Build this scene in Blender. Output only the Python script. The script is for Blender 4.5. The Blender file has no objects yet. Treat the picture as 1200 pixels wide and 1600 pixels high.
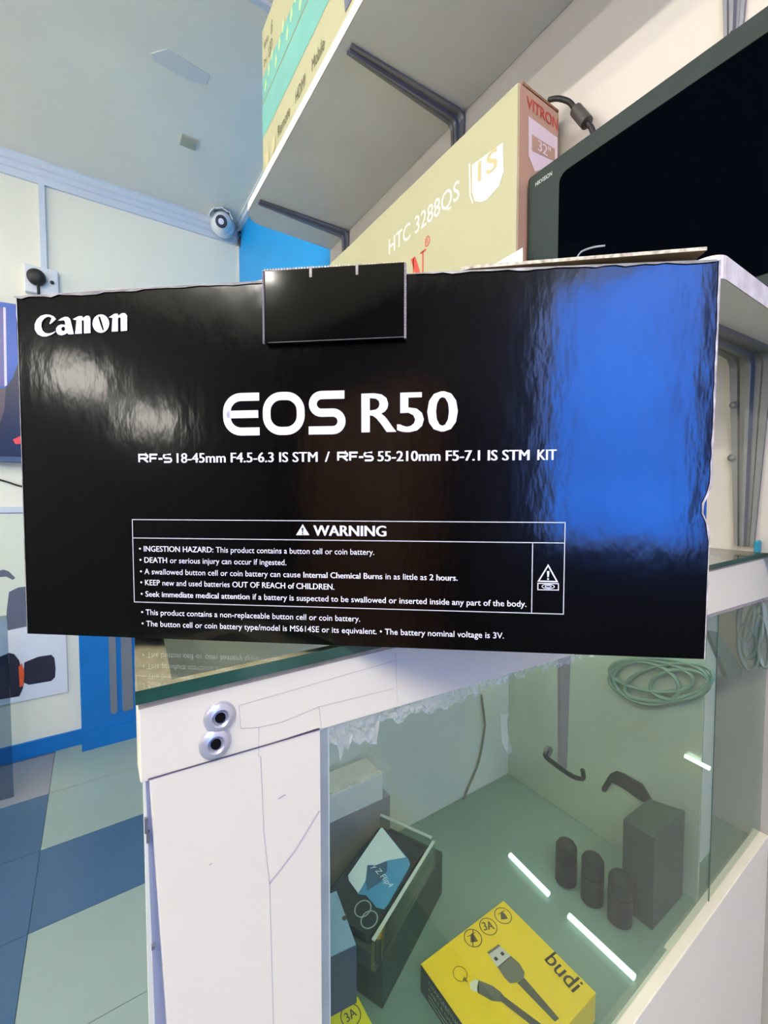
import bpy, bmesh, math, random
from mathutils import Vector, Matrix
random.seed(7)
S = bpy.context.scene
COL = S.collection
# ------------------------------------------------------------------ camera
H = 1.2                                   # lens height above the floor
FPX, YAW, PIT, ROL = 679.0, math.radians(33.69), math.radians(2.51), math.radians(0.07)
cd = bpy.data.cameras.new('camera'); cam = bpy.data.objects.new('camera', cd); COL.objects.link(cam)
cd.sensor_fit = 'VERTICAL'; cd.sensor_height = 36.0; cd.sensor_width = 27.0
cd.lens = FPX / 1600 * 36.0; cd.clip_start = 0.005; cd.clip_end = 60
cam.location = (0, 0, H)
cam.rotation_euler = (math.pi / 2 - PIT, 0, -YAW)
S.camera = cam
# ------------------------------------------------------------------ light
S.view_settings.view_transform = 'Standard'; S.view_settings.look = 'None'
S.view_settings.exposure = 0.0; S.view_settings.gamma = 1.0
w = bpy.data.worlds.new('world'); S.world = w; w.use_nodes = True
w.node_tree.nodes['Background'].inputs[0].default_value = (0.8, 0.88, 1.0, 1)
w.node_tree.nodes['Background'].inputs[1].default_value = 1.2


def lamp(name, kind, loc, energy, color=(1, 1, 1), rot=(0, 0, 0), **kw):
    l = bpy.data.lights.new(name, kind); l.energy = energy; l.color = color
    for k, v in kw.items(): setattr(l, k, v)
    o = bpy.data.objects.new(name, l); o.location = loc; o.rotation_euler = rot; COL.objects.link(o)
    return o


lamp('sunlight', 'SUN', (0, -6, 6), 62.0, (1, .97, .92), (math.radians(-38), 0, 0), angle=.01)
TUBE_W = 5.0
TUBES = [(-.80, -.45), (-.80, .95), (-.55, -1.30), (-2.3, -.55), (-2.3, .95)]     # ceiling tubes run along Y; the rearmost is added fill
lamp('left_fill_light', 'AREA', (-3.44, 1.5, 1.55), 60.0, (1, .95, .87), (0, math.radians(-90), 0), shape='RECTANGLE', size=1.3, size_y=1.6)  # fill light added on the unseen left wall to lift shadows
for tx, ty in TUBES:
    lamp('tube_glow', 'AREA', (tx, ty, 2.59), TUBE_W * (6.0 if ty < -1 else 1), (1, .95, .87), (0, 0, 0), shape='RECTANGLE', size=.07, size_y=1.2)

# ------------------------------------------------------------------ helpers


def lin(c):
    return tuple((x / 255 / 12.92) if x / 255 <= .04045 else ((x / 255 + .055) / 1.055) ** 2.4 for x in c)


def mat(name, rgb, rough=.5, metal=0.0, spec=.5, bump=0.0, bscale=40, var=0.0, vscale=6, alpha=1.0, stretch=None, emit=None, estr=0, coat=0):
    m = bpy.data.materials.new(name); m.use_nodes = True
    nt = m.node_tree; b = nt.nodes['Principled BSDF']
    c = lin(rgb)
    b.inputs['Base Color'].default_value = (*c, 1)
    b.inputs['Roughness'].default_value = rough
    b.inputs['Metallic'].default_value = metal
    b.inputs['Specular IOR Level'].default_value = spec
    b.inputs['Alpha'].default_value = alpha
    b.inputs['Coat Weight'].default_value = coat
    b.inputs['Coat Roughness'].default_value = .04
    if emit:
        b.inputs['Emission Color'].default_value = (*lin(emit), 1); b.inputs['Emission Strength'].default_value = estr
    tc = nt.nodes.new('ShaderNodeTexCoord')
    mp = nt.nodes.new('ShaderNodeMapping'); nt.links.new(tc.outputs['Object'], mp.inputs[0])
    if stretch: mp.inputs['Scale'].default_value = stretch
    if bump:
        n = nt.nodes.new('ShaderNodeTexNoise'); n.inputs['Scale'].default_value = bscale; n.inputs['Detail'].default_value = 3
        nt.links.new(mp.outputs[0], n.inputs['Vector'])
        bp = nt.nodes.new('ShaderNodeBump'); bp.inputs['Strength'].default_value = bump; bp.inputs['Distance'].default_value = .01
        nt.links.new(n.outputs[0], bp.inputs['Height']); nt.links.new(bp.outputs[0], b.inputs['Normal'])
        if coat: nt.links.new(bp.outputs[0], b.inputs['Coat Normal'])
    if var:
        n2 = nt.nodes.new('ShaderNodeTexNoise'); n2.inputs['Scale'].default_value = vscale; n2.inputs['Detail'].default_value = 5
        nt.links.new(mp.outputs[0], n2.inputs['Vector'])
        r = nt.nodes.new('ShaderNodeValToRGB')
        r.color_ramp.elements[0].position = .3; r.color_ramp.elements[1].position = .7
        r.color_ramp.elements[0].color = (*[max(0, x * (1 - var)) for x in c], 1)
        r.color_ramp.elements[1].color = (*[min(1, x * (1 + var)) for x in c], 1)
        nt.links.new(n2.outputs[0], r.inputs[0]); nt.links.new(r.outputs[0], b.inputs['Base Color'])
    return m


def glass(name, tint, refl=1.0, rough=.0, ior=1.5, murk=0.0, murk_rgb=(120, 140, 125)):
    """thin pane: tinted see-through + Fresnel reflection (+ a film of grime)"""
    m = bpy.data.materials.new(name); m.use_nodes = True; nt = m.node_tree
    nt.nodes.clear(); out = nt.nodes.new('ShaderNodeOutputMaterial')
    t = nt.nodes.new('ShaderNodeBsdfTransparent'); t.inputs[0].default_value = (*tint, 1)
    g = nt.nodes.new('ShaderNodeBsdfGlossy'); g.inputs['Roughness'].default_value = rough
    lw_ = nt.nodes.new('ShaderNodeLayerWeight'); lw_.inputs[0].default_value = .5      # Schlick, the same from both faces
    pw = nt.nodes.new('ShaderNodeMath'); pw.operation = 'POWER'; pw.inputs[1].default_value = 5
    f = nt.nodes.new('ShaderNodeMath'); f.operation = 'MULTIPLY_ADD'; f.inputs[1].default_value = .96; f.inputs[2].default_value = .04
    nt.links.new(lw_.outputs['Facing'], pw.inputs[0]); nt.links.new(pw.outputs[0], f.inputs[0])
    mx = nt.nodes.new('ShaderNodeMixShader')
    mm = nt.nodes.new('ShaderNodeMath'); mm.operation = 'MULTIPLY'; mm.inputs[1].default_value = refl; mm.use_clamp = True
    nt.links.new(f.outputs[0], mm.inputs[0]); nt.links.new(mm.outputs[0], mx.inputs[0])
    base = t
    if murk:
        d = nt.nodes.new('ShaderNodeBsdfDiffuse'); d.inputs[0].default_value = (*lin(murk_rgb), 1)
        m2 = nt.nodes.new('ShaderNodeMixShader'); m2.inputs[0].default_value = murk
        nt.links.new(t.outputs[0], m2.inputs[1]); nt.links.new(d.outputs[0], m2.inputs[2]); base = m2
    nt.links.new(base.outputs[0], mx.inputs[1]); nt.links.new(g.outputs[0], mx.inputs[2])
    nt.links.new(mx.outputs[0], out.inputs[0])
    return m


CS, SN = math.cos(YAW), math.sin(YAW)
CP, SP = math.cos(PIT), math.sin(PIT)


def ray(px, py):                          # direction from the lens for a photo position
    x, y, z = (px - 600) / FPX, (800 - py) / FPX, 1.0
    f = z * CP + y * SP; up = y * CP - z * SP
    return Vector((x * CS + f * SN, -x * SN + f * CS, up))


def P(px, py, axis, val):                 # where that sight line meets the plane axis = val
    d = ray(px, py); i = 'xyz'.index(axis); o = (0, 0, H)
    return Vector(o) + d * ((val - o[i]) / d[i])


class Fr:                                 # local frame -> points
    def __init__(s, o=(0, 0, 0), ex=(1, 0, 0), ey=(0, 1, 0), ez=(0, 0, 1)):
        s.o, s.x, s.y, s.z = Vector(o), Vector(ex), Vector(ey), Vector(ez)

    def __call__(s, a, b, c=0): return s.o + s.x * a + s.y * b + s.z * c


ID = Fr()


def box(bm, x0, x1, y0, y1, z0, z1, fr=ID, mi=0):
    v = [bm.verts.new(fr(x, y, z)) for z in (z0, z1) for x, y in ((x0, y0), (x1, y0), (x1, y1), (x0, y1))]
    for f in ((3, 2, 1, 0), (4, 5, 6, 7), (0, 1, 5, 4), (1, 2, 6, 5), (2, 3, 7, 6), (3, 0, 4, 7)):
        bm.faces.new([v[i] for i in f]).material_index = mi


def prism(bm, pts, z0, z1, fr=ID):
    a = [bm.verts.new(fr(x, y, z0)) for x, y in pts]; b = [bm.verts.new(fr(x, y, z1)) for x, y in pts]
    n = len(pts); bm.faces.new(a[::-1]); bm.faces.new(b)
    for i in range(n): bm.faces.new((a[i], a[(i + 1) % n], b[(i + 1) % n], b[i]))


def plate(bm, loops, fr, z=0):            # flat print, first loop outer, others holes
    es = []
    for lp in loops:
        vs = [bm.verts.new(fr(x, y, z)) for x, y in lp]
        es += [bm.edges.new((vs[i], vs[(i + 1) % len(vs)])) for i in range(len(vs))]
    bmesh.ops.triangle_fill(bm, use_beauty=True, edges=es)


def stroke(bm, pts, wd, fr, z=0, closed=False):
    n = len(pts); L = []
    for i in range(n):
        p = Vector(pts[i])
        a = Vector(pts[i - 1]) if (i or closed) else None
        c = Vector(pts[(i + 1) % n]) if (i < n - 1 or closed) else None
        d1 = (p - a).normalized() if a is not None else (c - p).normalized()
        d2 = (c - p).normalized() if c is not None else d1
        d = (d1 + d2).normalized(); nn = Vector((-d.y, d.x)); k = 1 / max(.4, nn.dot(Vector((-d1.y, d1.x))))
        L.append((bm.verts.new(fr(*(p + nn * wd / 2 * k), z)), bm.verts.new(fr(*(p - nn * wd / 2 * k), z))))
    for i in range(n if closed else n - 1):
        a, b = L[i], L[(i + 1) % n]; bm.faces.new((a[0], a[1], b[1], b[0]))


def tube(bm, pts, r, seg=10, closed=False):
    pts = [Vector(p) for p in pts]; n = len(pts); rings = []
    rs = r if isinstance(r, (list, tuple)) else [r] * n
    prev = None
    for i in range(n):
        d = (pts[(i + 1) % n] - pts[i - 1]) if closed else (pts[min(i + 1, n - 1)] - pts[max(i - 1, 0)])
        d.normalize()
        if prev is None:
            u = d.cross(Vector((0, 0, 1)));
            if u.length < .1: u = d.cross(Vector((1, 0, 0)))
        else: u = prev - d * prev.dot(d)
        u.normalize(); prev = u; v = d.cross(u)
        rings.append([bm.verts.new(pts[i] + (u * math.cos(t) + v * math.sin(t)) * rs[i]) for t in [2 * math.pi * k / seg for k in range(seg)]])
    for i in range(n if closed else n - 1):
        A, B = rings[i], rings[(i + 1) % n]
        for k in range(seg): bm.faces.new((A[k], A[(k + 1) % seg], B[(k + 1) % seg], B[k]))
    if not closed: bm.faces.new(rings[0][::-1]); bm.faces.new(rings[-1])


def lathe(bm, prof, fr=ID, seg=28):
    R = [[bm.verts.new(fr(r * math.cos(t), r * math.sin(t), z)) for t in [2 * math.pi * k / seg for k in range(seg)]] for r, z in prof]
    for A, B in zip(R, R[1:]):
        for k in range(seg): bm.faces.new((A[k], A[(k + 1) % seg], B[(k + 1) % seg], B[k]))
    bm.faces.new(R[0][::-1]); bm.faces.new(R[-1])


def spline(pts, n=8):
    pts = [Vector(p) for p in pts]; out = []
    for i in range(len(pts) - 1):
        a, b, c, d = pts[max(i - 1, 0)], pts[i], pts[i + 1], pts[min(i + 2, len(pts) - 1)]
        for k in range(n):
            t = k / n
            out.append(.5 * ((2 * b) + (c - a) * t + (2 * a - 5 * b + 4 * c - d) * t * t + (3 * b - a - 3 * c + d) * t ** 3))
    return out + [pts[-1]]


def arc(cx, cy, rx, ry, a0, a1, n=10):
    return [(cx + rx * math.cos(math.radians(a0 + (a1 - a0) * k / n)), cy + ry * math.sin(math.radians(a0 + (a1 - a0) * k / n))) for k in range(n + 1)]


def rrect(x0, x1, y0, y1, r, n=6):
    return arc(x1 - r, y1 - r, r, r, 0, 90, n) + arc(x0 + r, y1 - r, r, r, 90, 180, n) + arc(x0 + r, y0 + r, r, r, 180, 270, n) + arc(x1 - r, y0 + r, r, r, 270, 360, n)


def obj(name, bm, m, parent=None, smooth=False, bevel=0, fix=True):
    if parent is not None:                # meshes are drawn in place; shift into the parent's frame
        mw, q_ = parent.matrix_basis.copy(), parent.parent
        while q_ is not None: mw = q_.matrix_basis @ mw; q_ = q_.parent
        bmesh.ops.transform(bm, matrix=mw.inverted(), verts=bm.verts)
    if fix: bmesh.ops.recalc_face_normals(bm, faces=bm.faces)
    me = bpy.data.meshes.new(name); bm.to_mesh(me); bm.free()
    for x in (m if isinstance(m, (list, tuple)) else [m]): me.materials.append(x)
    o = bpy.data.objects.new(name, me); COL.objects.link(o)
    if parent is not None: o.parent = parent
    if smooth:
        for p in me.polygons: p.use_smooth = True
        try: me.set_sharp_from_angle(angle=math.radians(45))
        except Exception: pass
    if bevel:
        b = o.modifiers.new('edge', 'BEVEL'); b.width = bevel; b.segments = 2; b.limit_method = 'ANGLE'
    return o


def thing(name, label, cat, loc, rotz=0, group=None):
    o = bpy.data.objects.new(name, None); COL.objects.link(o); o.empty_display_size = .02
    o.matrix_basis = Matrix.Translation(loc) @ Matrix.Rotation(rotz, 4, 'Z')
    o['label'] = label; o['category'] = cat
    if group: o['group'] = group
    return o


def tag(o, label, cat, group=None):
    o['label'] = label; o['category'] = cat
    if group: o['group'] = group
    # origin at the object's own base
    me = o.data; zs = [v.co for v in me.vertices]
    c = Vector(((min(v.x for v in zs) + max(v.x for v in zs)) / 2, (min(v.y for v in zs) + max(v.y for v in zs)) / 2, min(v.z for v in zs)))
    me.transform(Matrix.Translation(-c)); o.location = c
    return o


def struct(name, bm, m, **k):
    o = obj(name, bm, m, **k); o['kind'] = 'structure'; return o


def B(*a, **k):
    bm = bmesh.new(); box(bm, *a, **k); return bm


# ---- lettering
def glyphs(s, bold=0.0):
    cu = bpy.data.curves.new('lettering', 'FONT'); cu.body = s; cu.size = 1; cu.offset = bold; cu.resolution_u = 3
    o = bpy.data.objects.new('lettering', cu); COL.objects.link(o)
    dg = bpy.context.evaluated_depsgraph_get(); dg.update()
    me = bpy.data.meshes.new_from_object(o.evaluated_get(dg))
    V = [(v.co.x, v.co.y) for v in me.vertices]; Fc = [tuple(p.vertices) for p in me.polygons]
    bpy.data.objects.remove(o); bpy.data.curves.remove(cu); bpy.data.meshes.remove(me)
    return V, Fc


_l = glyphs('H')[0]; CAPH = max(y for x, y in _l)
_lw = max(x for x, y in glyphs('l')[0])


def advance(s, bold): return max(x for x, y in glyphs(s + 'l', bold)[0]) - _lw


def write(bm, segs, x0, x1, y0, cap, fr, z=0):
    """segs = [(text, bold)] set on the baseline y0 from x0 to x1 with the given cap height"""
    if isinstance(segs, str): segs = [(segs, 0)]
    pos = 0; parts = []
    for t, b in segs:
        V, Fc = glyphs(t)
        for k_ in ((0,) if b == 0 else (-b, 0, b)): parts.append((pos + k_, V, Fc))
        pos += advance(t, 0) + b
    lo = min(p + x for p, V, F in parts for x, y in V); hi = max(p + x for p, V, F in parts for x, y in V)
    sx = (x1 - x0) / (hi - lo); sy = cap / CAPH
    for i_, (p, V, Fc) in enumerate(parts):
        vs = [bm.verts.new(fr(x0 + (p + x - lo) * sx, y0 + y * sy, z + .00007 * (i_ % 3))) for x, y in V]
        for f in Fc:
            try: bm.faces.new([vs[i] for i in f])
            except ValueError: pass


# ------------------------------------------------------------------ materials
M = dict(
    wall=mat('cream_paint', (194, 186, 174), .55, bump=.05, bscale=60, var=.03, vscale=3),
    far=mat('pale_paint', (236, 234, 214), .5, bump=.04, bscale=50, var=.03, vscale=2),
    blue=mat('blue_paint', (0, 148, 222), .45, var=.04),
    navy=mat('deep_blue_paint', (0, 112, 188), .4, var=.06),
    ceil=mat('ceiling_panel', (236, 230, 214), .33, var=.07, vscale=1.6),
    trim=mat('grey_white_plastic', (205, 214, 224), .4),
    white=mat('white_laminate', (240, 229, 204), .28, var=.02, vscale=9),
    cream=mat('cream_laminate', (232, 227, 212), .32, var=.03, vscale=9),
    shelf=mat('shelf_board', (206, 203, 197), .5, var=.06, vscale=5),
    edge=mat('shelf_edge_band', (250, 246, 236), .4),
    steel=mat('grey_steel', (122, 122, 130), .38, metal=.3, var=.06),
    dsteel=mat('dull_grey_steel', (118, 118, 116), .5, metal=.2, var=.08),
    black=mat('black_card', (3, 3, 4), .12, spec=.85, bump=.02, bscale=20, stretch=(5.5, 5.5, 2.4)),
    tab=mat('black_card_tab', (3, 3, 4), .09, spec=.85, bump=.02, bscale=20),
    print_=mat('white_print', (240, 236, 250), .5),
    brown=mat('brown_card', (150, 124, 88), .85, var=.08, vscale=40),
    flute=mat('card_flutes', (205, 190, 165), .8, var=.5, vscale=350),
    worn=mat('worn_white_edge', (170, 162, 166), .5, var=.55, vscale=160),
    ycard=mat('beige_card', (172, 168, 133), .6, var=.03),
    tcard=mat('tan_card', (196, 152, 124), .65, var=.05),
    teal=mat('teal_print', (112, 174, 162), .45, var=.06, vscale=12),
    tealdot=mat('pale_motif_print', (176, 205, 150), .5),
    red=mat('red_print', (205, 70, 50), .55),
    ink=mat('dark_ink', (95, 88, 60), .6),
    dink=mat('black_ink', (28, 27, 22), .6),
    wprint=mat('cream_white_print', (240, 234, 222), .55),
    pprint=mat('pinkish_white_print', (238, 212, 210), .55),
    bezel=mat('green_grey_plastic', (24, 38, 35), .5, spec=.25, var=.04),
    screen=mat('black_screen', (3, 5, 9), .6, spec=.0),
    rubber=mat('black_rubber', (22, 20, 22), .5),
    plastic=mat('white_plastic', (222, 226, 230), .35),
    chrome=mat('bright_metal', (205, 203, 214), .34, metal=.55),
    hole=mat('dark_recess', (40, 36, 36), .6),
    gedge=mat('green_glass_edge', (38, 78, 66), .15, var=.25, vscale=50),
    chip=mat('raw_board_edge', (176, 158, 132), .8, var=.2, vscale=120),
    tape=mat('clear_tape', (250, 244, 238), .08, alpha=.3, bump=.5, bscale=130, spec=.8),
    yellow=mat('yellow_card', (250, 208, 0), .35),
    lemon=mat('lemon_card', (238, 226, 40), .35),
    dkcard=mat('charcoal_card', (58, 62, 56), .45),
    grey=mat('warm_grey_card', (150, 142, 138), .6, var=.05),
    dgreen=mat('dark_green_card', (46, 64, 54), .5, var=.08),
    floorin=mat('case_floor_board', (122, 146, 132), .16, var=.05, vscale=4),
    back=mat('case_back_board', (228, 226, 206), .5, var=.03),
    silver=mat('brushed_channel', (165, 172, 176), .35, metal=.4, var=.1, vscale=60),
    wrap=mat('clear_wrap', (226, 224, 214), .18, alpha=.25, bump=.8, bscale=70, spec=.7),
    acry=glass('clear_acrylic', (.93, .96, .95), 2.2),
    glow=mat('reflection_glow', (255, 255, 255), .3, emit=(235, 255, 248), estr=1.5),  # tube light reflections painted as emission
    lampon=mat('lamp_diffuser', (255, 255, 255), .3, emit=(255, 250, 240), estr=110),
    panelon=mat('panel_diffuser', (255, 255, 255), .3, emit=(255, 248, 235), estr=7),
    cable=mat('green_grey_loop', (100, 130, 112), .5),  # for the green looping reflection built as tubes
    gloop=mat('grey_loop', (140, 148, 142), .5),
    dark=mat('dark_reflection', (28, 38, 34), .5, spec=.25),
    skyb=mat('pale_blue_card', (140, 176, 196), .35),
    phone=mat('phone_glass', (28, 40, 46), .2),
    imgw=mat('pale_screen_print', (205, 222, 222), .3), imgb=mat('blue_screen_print', (70, 142, 182), .3), imgd=mat('slate_screen_print', (58, 92, 118), .3),
    smoke=glass('smoky_pane', (.62, .70, .76), .6),
    top=glass('top_glass', (.95, .985, .965), 1.2, .02),
    front=glass('front_glass', (.87, .93, .895), .7, 0, murk=.004, murk_rgb=(170, 185, 172)),
    mirror=mat('greenish_mirror', (196, 206, 186), .2, metal=.4),
    tile=mat('pale_green_tile', (136, 154, 146), .3, var=.05, vscale=3),
    btile=mat('blue_tile', (58, 88, 116), .3, var=.05, vscale=3),
    gtile=mat('grey_tile', (128, 130, 136), .35, var=.06, vscale=5),
    grout=mat('grout', (120, 132, 130), .8),
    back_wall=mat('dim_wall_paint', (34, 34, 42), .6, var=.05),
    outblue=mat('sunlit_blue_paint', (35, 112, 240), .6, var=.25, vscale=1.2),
    wood=mat('brown_cupboard', (110, 74, 52), .5, var=.15, vscale=4),
    tealobj=mat('teal_plastic', (20, 130, 150), .4),
    orange=mat('orange_print', (230, 90, 40), .5),
    poster=mat('white_poster', (224, 228, 236), .4), photo=mat('camera_print', (40, 38, 52), .4), photo2=mat('slate_print', (98, 104, 120), .4),
    cream_p=mat('cream_poster', (222, 226, 206), .45),
)

# ------------------------------------------------------------------ room shell
UW, VF, VB, UL, ZC = .70, 2.5, -2.0, -3.5, H + 1.455
VSPLIT = 1.385                            # the right wall turns from cream to blue here
bm = bmesh.new(); box(bm, UL - .1, UW + .1, VB - .1, VF + .1, -.08, -.004, mi=3)
T = .3325
for i in range(-12, 4):
    for j in range(-13, 8):
        x0 = -.178 + i * T; y0 = 1.480 + j * T; x1, y1 = x0 + T - .0018, y0 + T - .0018
        x0, x1, y0, y1 = max(x0, UL), min(x1, UW), max(y0, VB), min(y1, VF)
        if x1 - x0 < .01 or y1 - y0 < .01: continue
        mi = 1 if ((j % 4 == 0) or (i % 5 == 4 and j % 4 in (1, 3))) else (2 if (i % 5 == 4 and j % 4 == 2) else 0)
        box(bm, x0, x1, y0, y1, -.006, 0, mi=mi)
struct('floor', bm, [M['tile'], M['btile'], M['gtile'], M['grout']])
bm = B(UL - .1, UW + .1, VB - .1, VF + .1, ZC, ZC + .08); struct('ceiling', bm, M['ceil'])
struct('wall_far', B(UL, UW, VF, VF + .1, 0, ZC), M['far'])
ZNI = H - .0752                           # the wall steps back below counter height
bm = B(UW, UW + .1, VB, VSPLIT, ZNI, ZC); box(bm, UW + .06, UW + .1, VB, .7, 0, ZNI); box(bm, UW, UW + .1, .7, VSPLIT, 0, ZNI)
struct('wall_right', bm, M['wall'])
struct('wall_right_blue', B(UW, UW + .1, VSPLIT, VF + .1, 0, ZC), M['blue'])
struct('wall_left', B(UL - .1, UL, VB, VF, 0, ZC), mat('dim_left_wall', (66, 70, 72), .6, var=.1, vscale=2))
WX0, WX1, WZ0, WZ1 = -.86, -.10, .93, 2.34      # opening behind the photographer
bm = bmesh.new()
box(bm, UL, WX0, VB - .1, VB, 0, ZC); box(bm, WX1, UW, VB - .1, VB, 0, ZC)
box(bm, WX0, WX1, VB - .1, VB, 0, WZ0); box(bm, WX0, WX1, VB - .1, VB, WZ1, ZC)
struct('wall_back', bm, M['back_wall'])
bm = bmesh.new()
for a in ((WX0, WX0 + .03, WZ0, WZ1), (WX1 - .03, WX1, WZ0, WZ1), (WX0, WX1, WZ0, WZ0 + .03), (WX0, WX1, WZ1 - .03, WZ1)):
    box(bm, a[0], a[1], VB - .09, VB + .01, a[2], a[3])
struct('window_1', bm, M['trim'])
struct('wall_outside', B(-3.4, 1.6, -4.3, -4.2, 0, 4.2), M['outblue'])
struct('ground_outside', B(-3.6, 1.8, -4.4, VB - .1, -.08, -.02), M['grout'])
# baseboard and cornice duct
bm = B(UL, -.072, VF - .012, VF, 0, .072); struct('baseboard_far', bm, M['navy'])
bm = bmesh.new(); z1 = ZC
prof = [(VF, z1 - .092), (VF - .012, z1 - .092), (VF - .012, z1 - .062), (VF - .018, z1 - .058), (VF - .018, z1 - .036), (VF - .026, z1 - .030), (VF - .026, z1 - .006), (VF - .032, z1), (VF, z1)]
prism(bm, prof, UL, UW - .012, Fr((0, 0, 0), (0, 1, 0), (0, 0, 1), (1, 0, 0))); struct('trim_1', bm, M['trim'])
bm = B(UW - .02, UW, VSPLIT + .06, VF - .03, ZC - .03, ZC); box(bm, UW - .03, UW, VSPLIT + .06, VF - .03, ZC - .008, ZC)
struct('trim_2', bm, M['trim'])
struct('trim_3', B(.1, UW - .03, 1.315, 1.335, ZC - .012, ZC), M['trim'])
bm = bmesh.new(); a = P(376, 392, 'y', VF - .006)
box(bm, a.x - .012, a.x + .012, VF - .010, VF, 1.4, ZC - .092); struct('trim_4', bm, M['trim'])
# faint grey patch and a cover plate on the ceiling
c = P(295, 223, 'z', ZC - .004)
tag(obj('ceiling_cover_plate', B(c.x - .030, c.x + .030, c.y - .030, c.y + .030, ZC - .006, ZC), mat('aged_plate', (176, 172, 150), .6)),
    'small square beige cover plate on the grey ceiling', 'cover plate')
q = [P(x, y, 'z', ZC - .001) for x, y in ((236, 84), (262, 76), (328, 118), (322, 132), (300, 128), (240, 95))]
bm = bmesh.new(); prism(bm, [(p.x, p.y) for p in q], ZC - .0015, ZC)
tag(obj('ceiling_patch', bm, mat('faint_grey_patch', (216, 215, 210), .5)), 'long faint grey patch on the ceiling above the cover plate', 'patch')

# conduit, socket, plug
pA = P(65, 292, 'y', VF - .005); pB = P(69, 425, 'y', VF - .005)
cx = (pA.x + pB.x) / 2
tag(obj('wall_conduit', B(cx - .011, cx + .011, VF - .013, VF, pB.z, ZC - .092), M['trim']), 'narrow vertical plastic cable duct dropping from the ceiling trim to the socket', 'conduit')
s = P(66, 440, 'y', VF - .01)
so = thing('wall_socket', 'white square wall socket below the cable duct on the pale far wall', 'socket', (s.x, VF, s.z - .06))
obj('socket_plate', B(s.x - .062, s.x + .058, VF - .022, VF, s.z - .06, s.z + .058), M['plastic'], so, bevel=.004)
bm = bmesh.new(); lathe(bm, [(.008, 0), (.008, .003)], Fr((s.x + .036, VF - .022, s.z + .0), (1, 0, 0), (0, 0, 1), (0, -1, 0)), 12); obj('switch_dot', bm, M['dink'], so)
pl = thing('power_plug', 'round black power plug with cord pushed into the white wall socket', 'plug', (s.x - .02, VF - .022, s.z - .03))
bm = bmesh.new(); lathe(bm, [(.026, 0), (.034, .006), (.034, .022), (.026, .032), (.012, .034)], Fr((s.x - .018, VF - .0225, s.z + .004), (1, 0, 0), (0, 0, 1), (0, -1, 0)), 20); obj('plug_body', bm, M['rubber'], pl, smooth=True)
bm = bmesh.new(); tube(bm, spline([(s.x - .016, VF - .04, s.z - .01), (s.x - .012, VF - .045, s.z - .08), (s.x - .03, VF - .03, s.z - .30), (s.x - .05, VF - .02, s.z - .60)]), .006, 8); obj('cord', bm, M['rubber'], pl, smooth=True)

# turret security camera in the corner
c = P(347, 347, 'y', VF - .085)
sc_ = thing('security_camera', 'white ball security camera under the ceiling in the room corner', 'security camera', (c.x, VF - .035, c.z - .05))
d = (Vector((-.35, -1, -.55))).normalized(); ux = d.cross(Vector((0, 0, 1))).normalized(); uy = ux.cross(d)
bm = bmesh.new(); bmesh.ops.create_uvsphere(bm, u_segments=28, v_segments=18, radius=.052, matrix=Matrix.Translation(c)); obj('camera_ball', bm, M['plastic'], sc_, smooth=True)
bm = bmesh.new(); lathe(bm, [(.058, 0), (.062, .01), (.056, .04), (.040, .05)], Fr((c.x + .012, VF - .034, c.z + .004), (1, 0, 0), (0, 0, 1), (0, -1, 0))); obj('camera_base', bm, M['plastic'], sc_, smooth=True)
bm = bmesh.new(); lathe(bm, [(.026, .040), (.029, .050), (.024, .053), (.022, .051)], Fr(c, ux, uy, d), 24); obj('lens_ring', bm, mat('lens_ring', (60, 60, 72), .4), sc_, smooth=True)
bm = bmesh.new(); lathe(bm, [(.012, .050), (.014, .0555), (.004, .057)], Fr(c, ux, uy, d), 18); obj('lens', bm, mat('lens_glint', (225, 225, 240), .15), sc_, smooth=True)
bm = bmesh.new()
for k in range(12):
    a0 = math.radians(15 + k * 12.5); a1 = math.radians(15 + (k + 1) * 12.5); F_ = Fr(c, ux, uy, d)
    v = [bm.verts.new(F_(r * math.cos(t), r * math.sin(t), z)) for r, z, t in ((.056, -.01, a0), (.056, -.01, a1), (.060, .050, a1), (.060, .050, a0))]
    bm.faces.new(v)
obj('sun_visor', bm, M['plastic'], sc_).modifiers.new('t', 'SOLIDIFY').thickness = .004
bm = bmesh.new(); e = P(376, 375, 'y', VF - .03)
tube(bm, spline([(e.x - .01, VF - .03, e.z + .06), (e.x + .01, VF - .045, e.z + .02), (e.x - .004, VF - .035, e.z - .01), (e.x + .012, VF - .02, e.z - .045)]), .011, 8)
tube(bm, spline([(e.x + .03, VF - .03, e.z + .05), (e.x + .02, VF - .05, e.z + .0), (e.x + .006, VF - .03, e.z - .03)]), .009, 8)
tag(obj('camera_cable_bundle', bm, M['rubber'], smooth=True), 'dark bundle of cables tucked in the corner below the security camera', 'cable')

# tube lights on the ceiling (outside the view, rearmost added as fill) and a bracket light on the left wall
for i, (tx, ty) in enumerate(TUBES):
    t = thing('ceiling_tube_light', 'white ceiling tube light along the shop, the rearmost added as fill', 'tube light', (tx, ty, ZC), group='ceiling tube lights')
    obj('housing', B(tx - .03, tx + .03, ty - .62, ty + .62, ZC - .04, ZC), M['trim'], t)
    bm = bmesh.new(); tube(bm, [(tx, ty - .6, ZC - .052), (tx, ty + .6, ZC - .052)], .012, 12); obj('tube', bm, M['lampon'], t, smooth=True)
for y, z in ((-.28, 2.02), (-.75, 1.78)):
    t = thing('wall_light', 'small bright square light on the left wall', 'light', (UL, y, z - .1), group='wall lights')
    obj('diffuser', B(UL + .02, UL + .04, y - .16, y + .16, z - .1, z + .1), M['panelon'], t); obj('back_plate', B(UL, UL + .02, y - .18, y + .18, z - .12, z + .12), M['trim'], t)
bm = bmesh.new()
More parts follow.
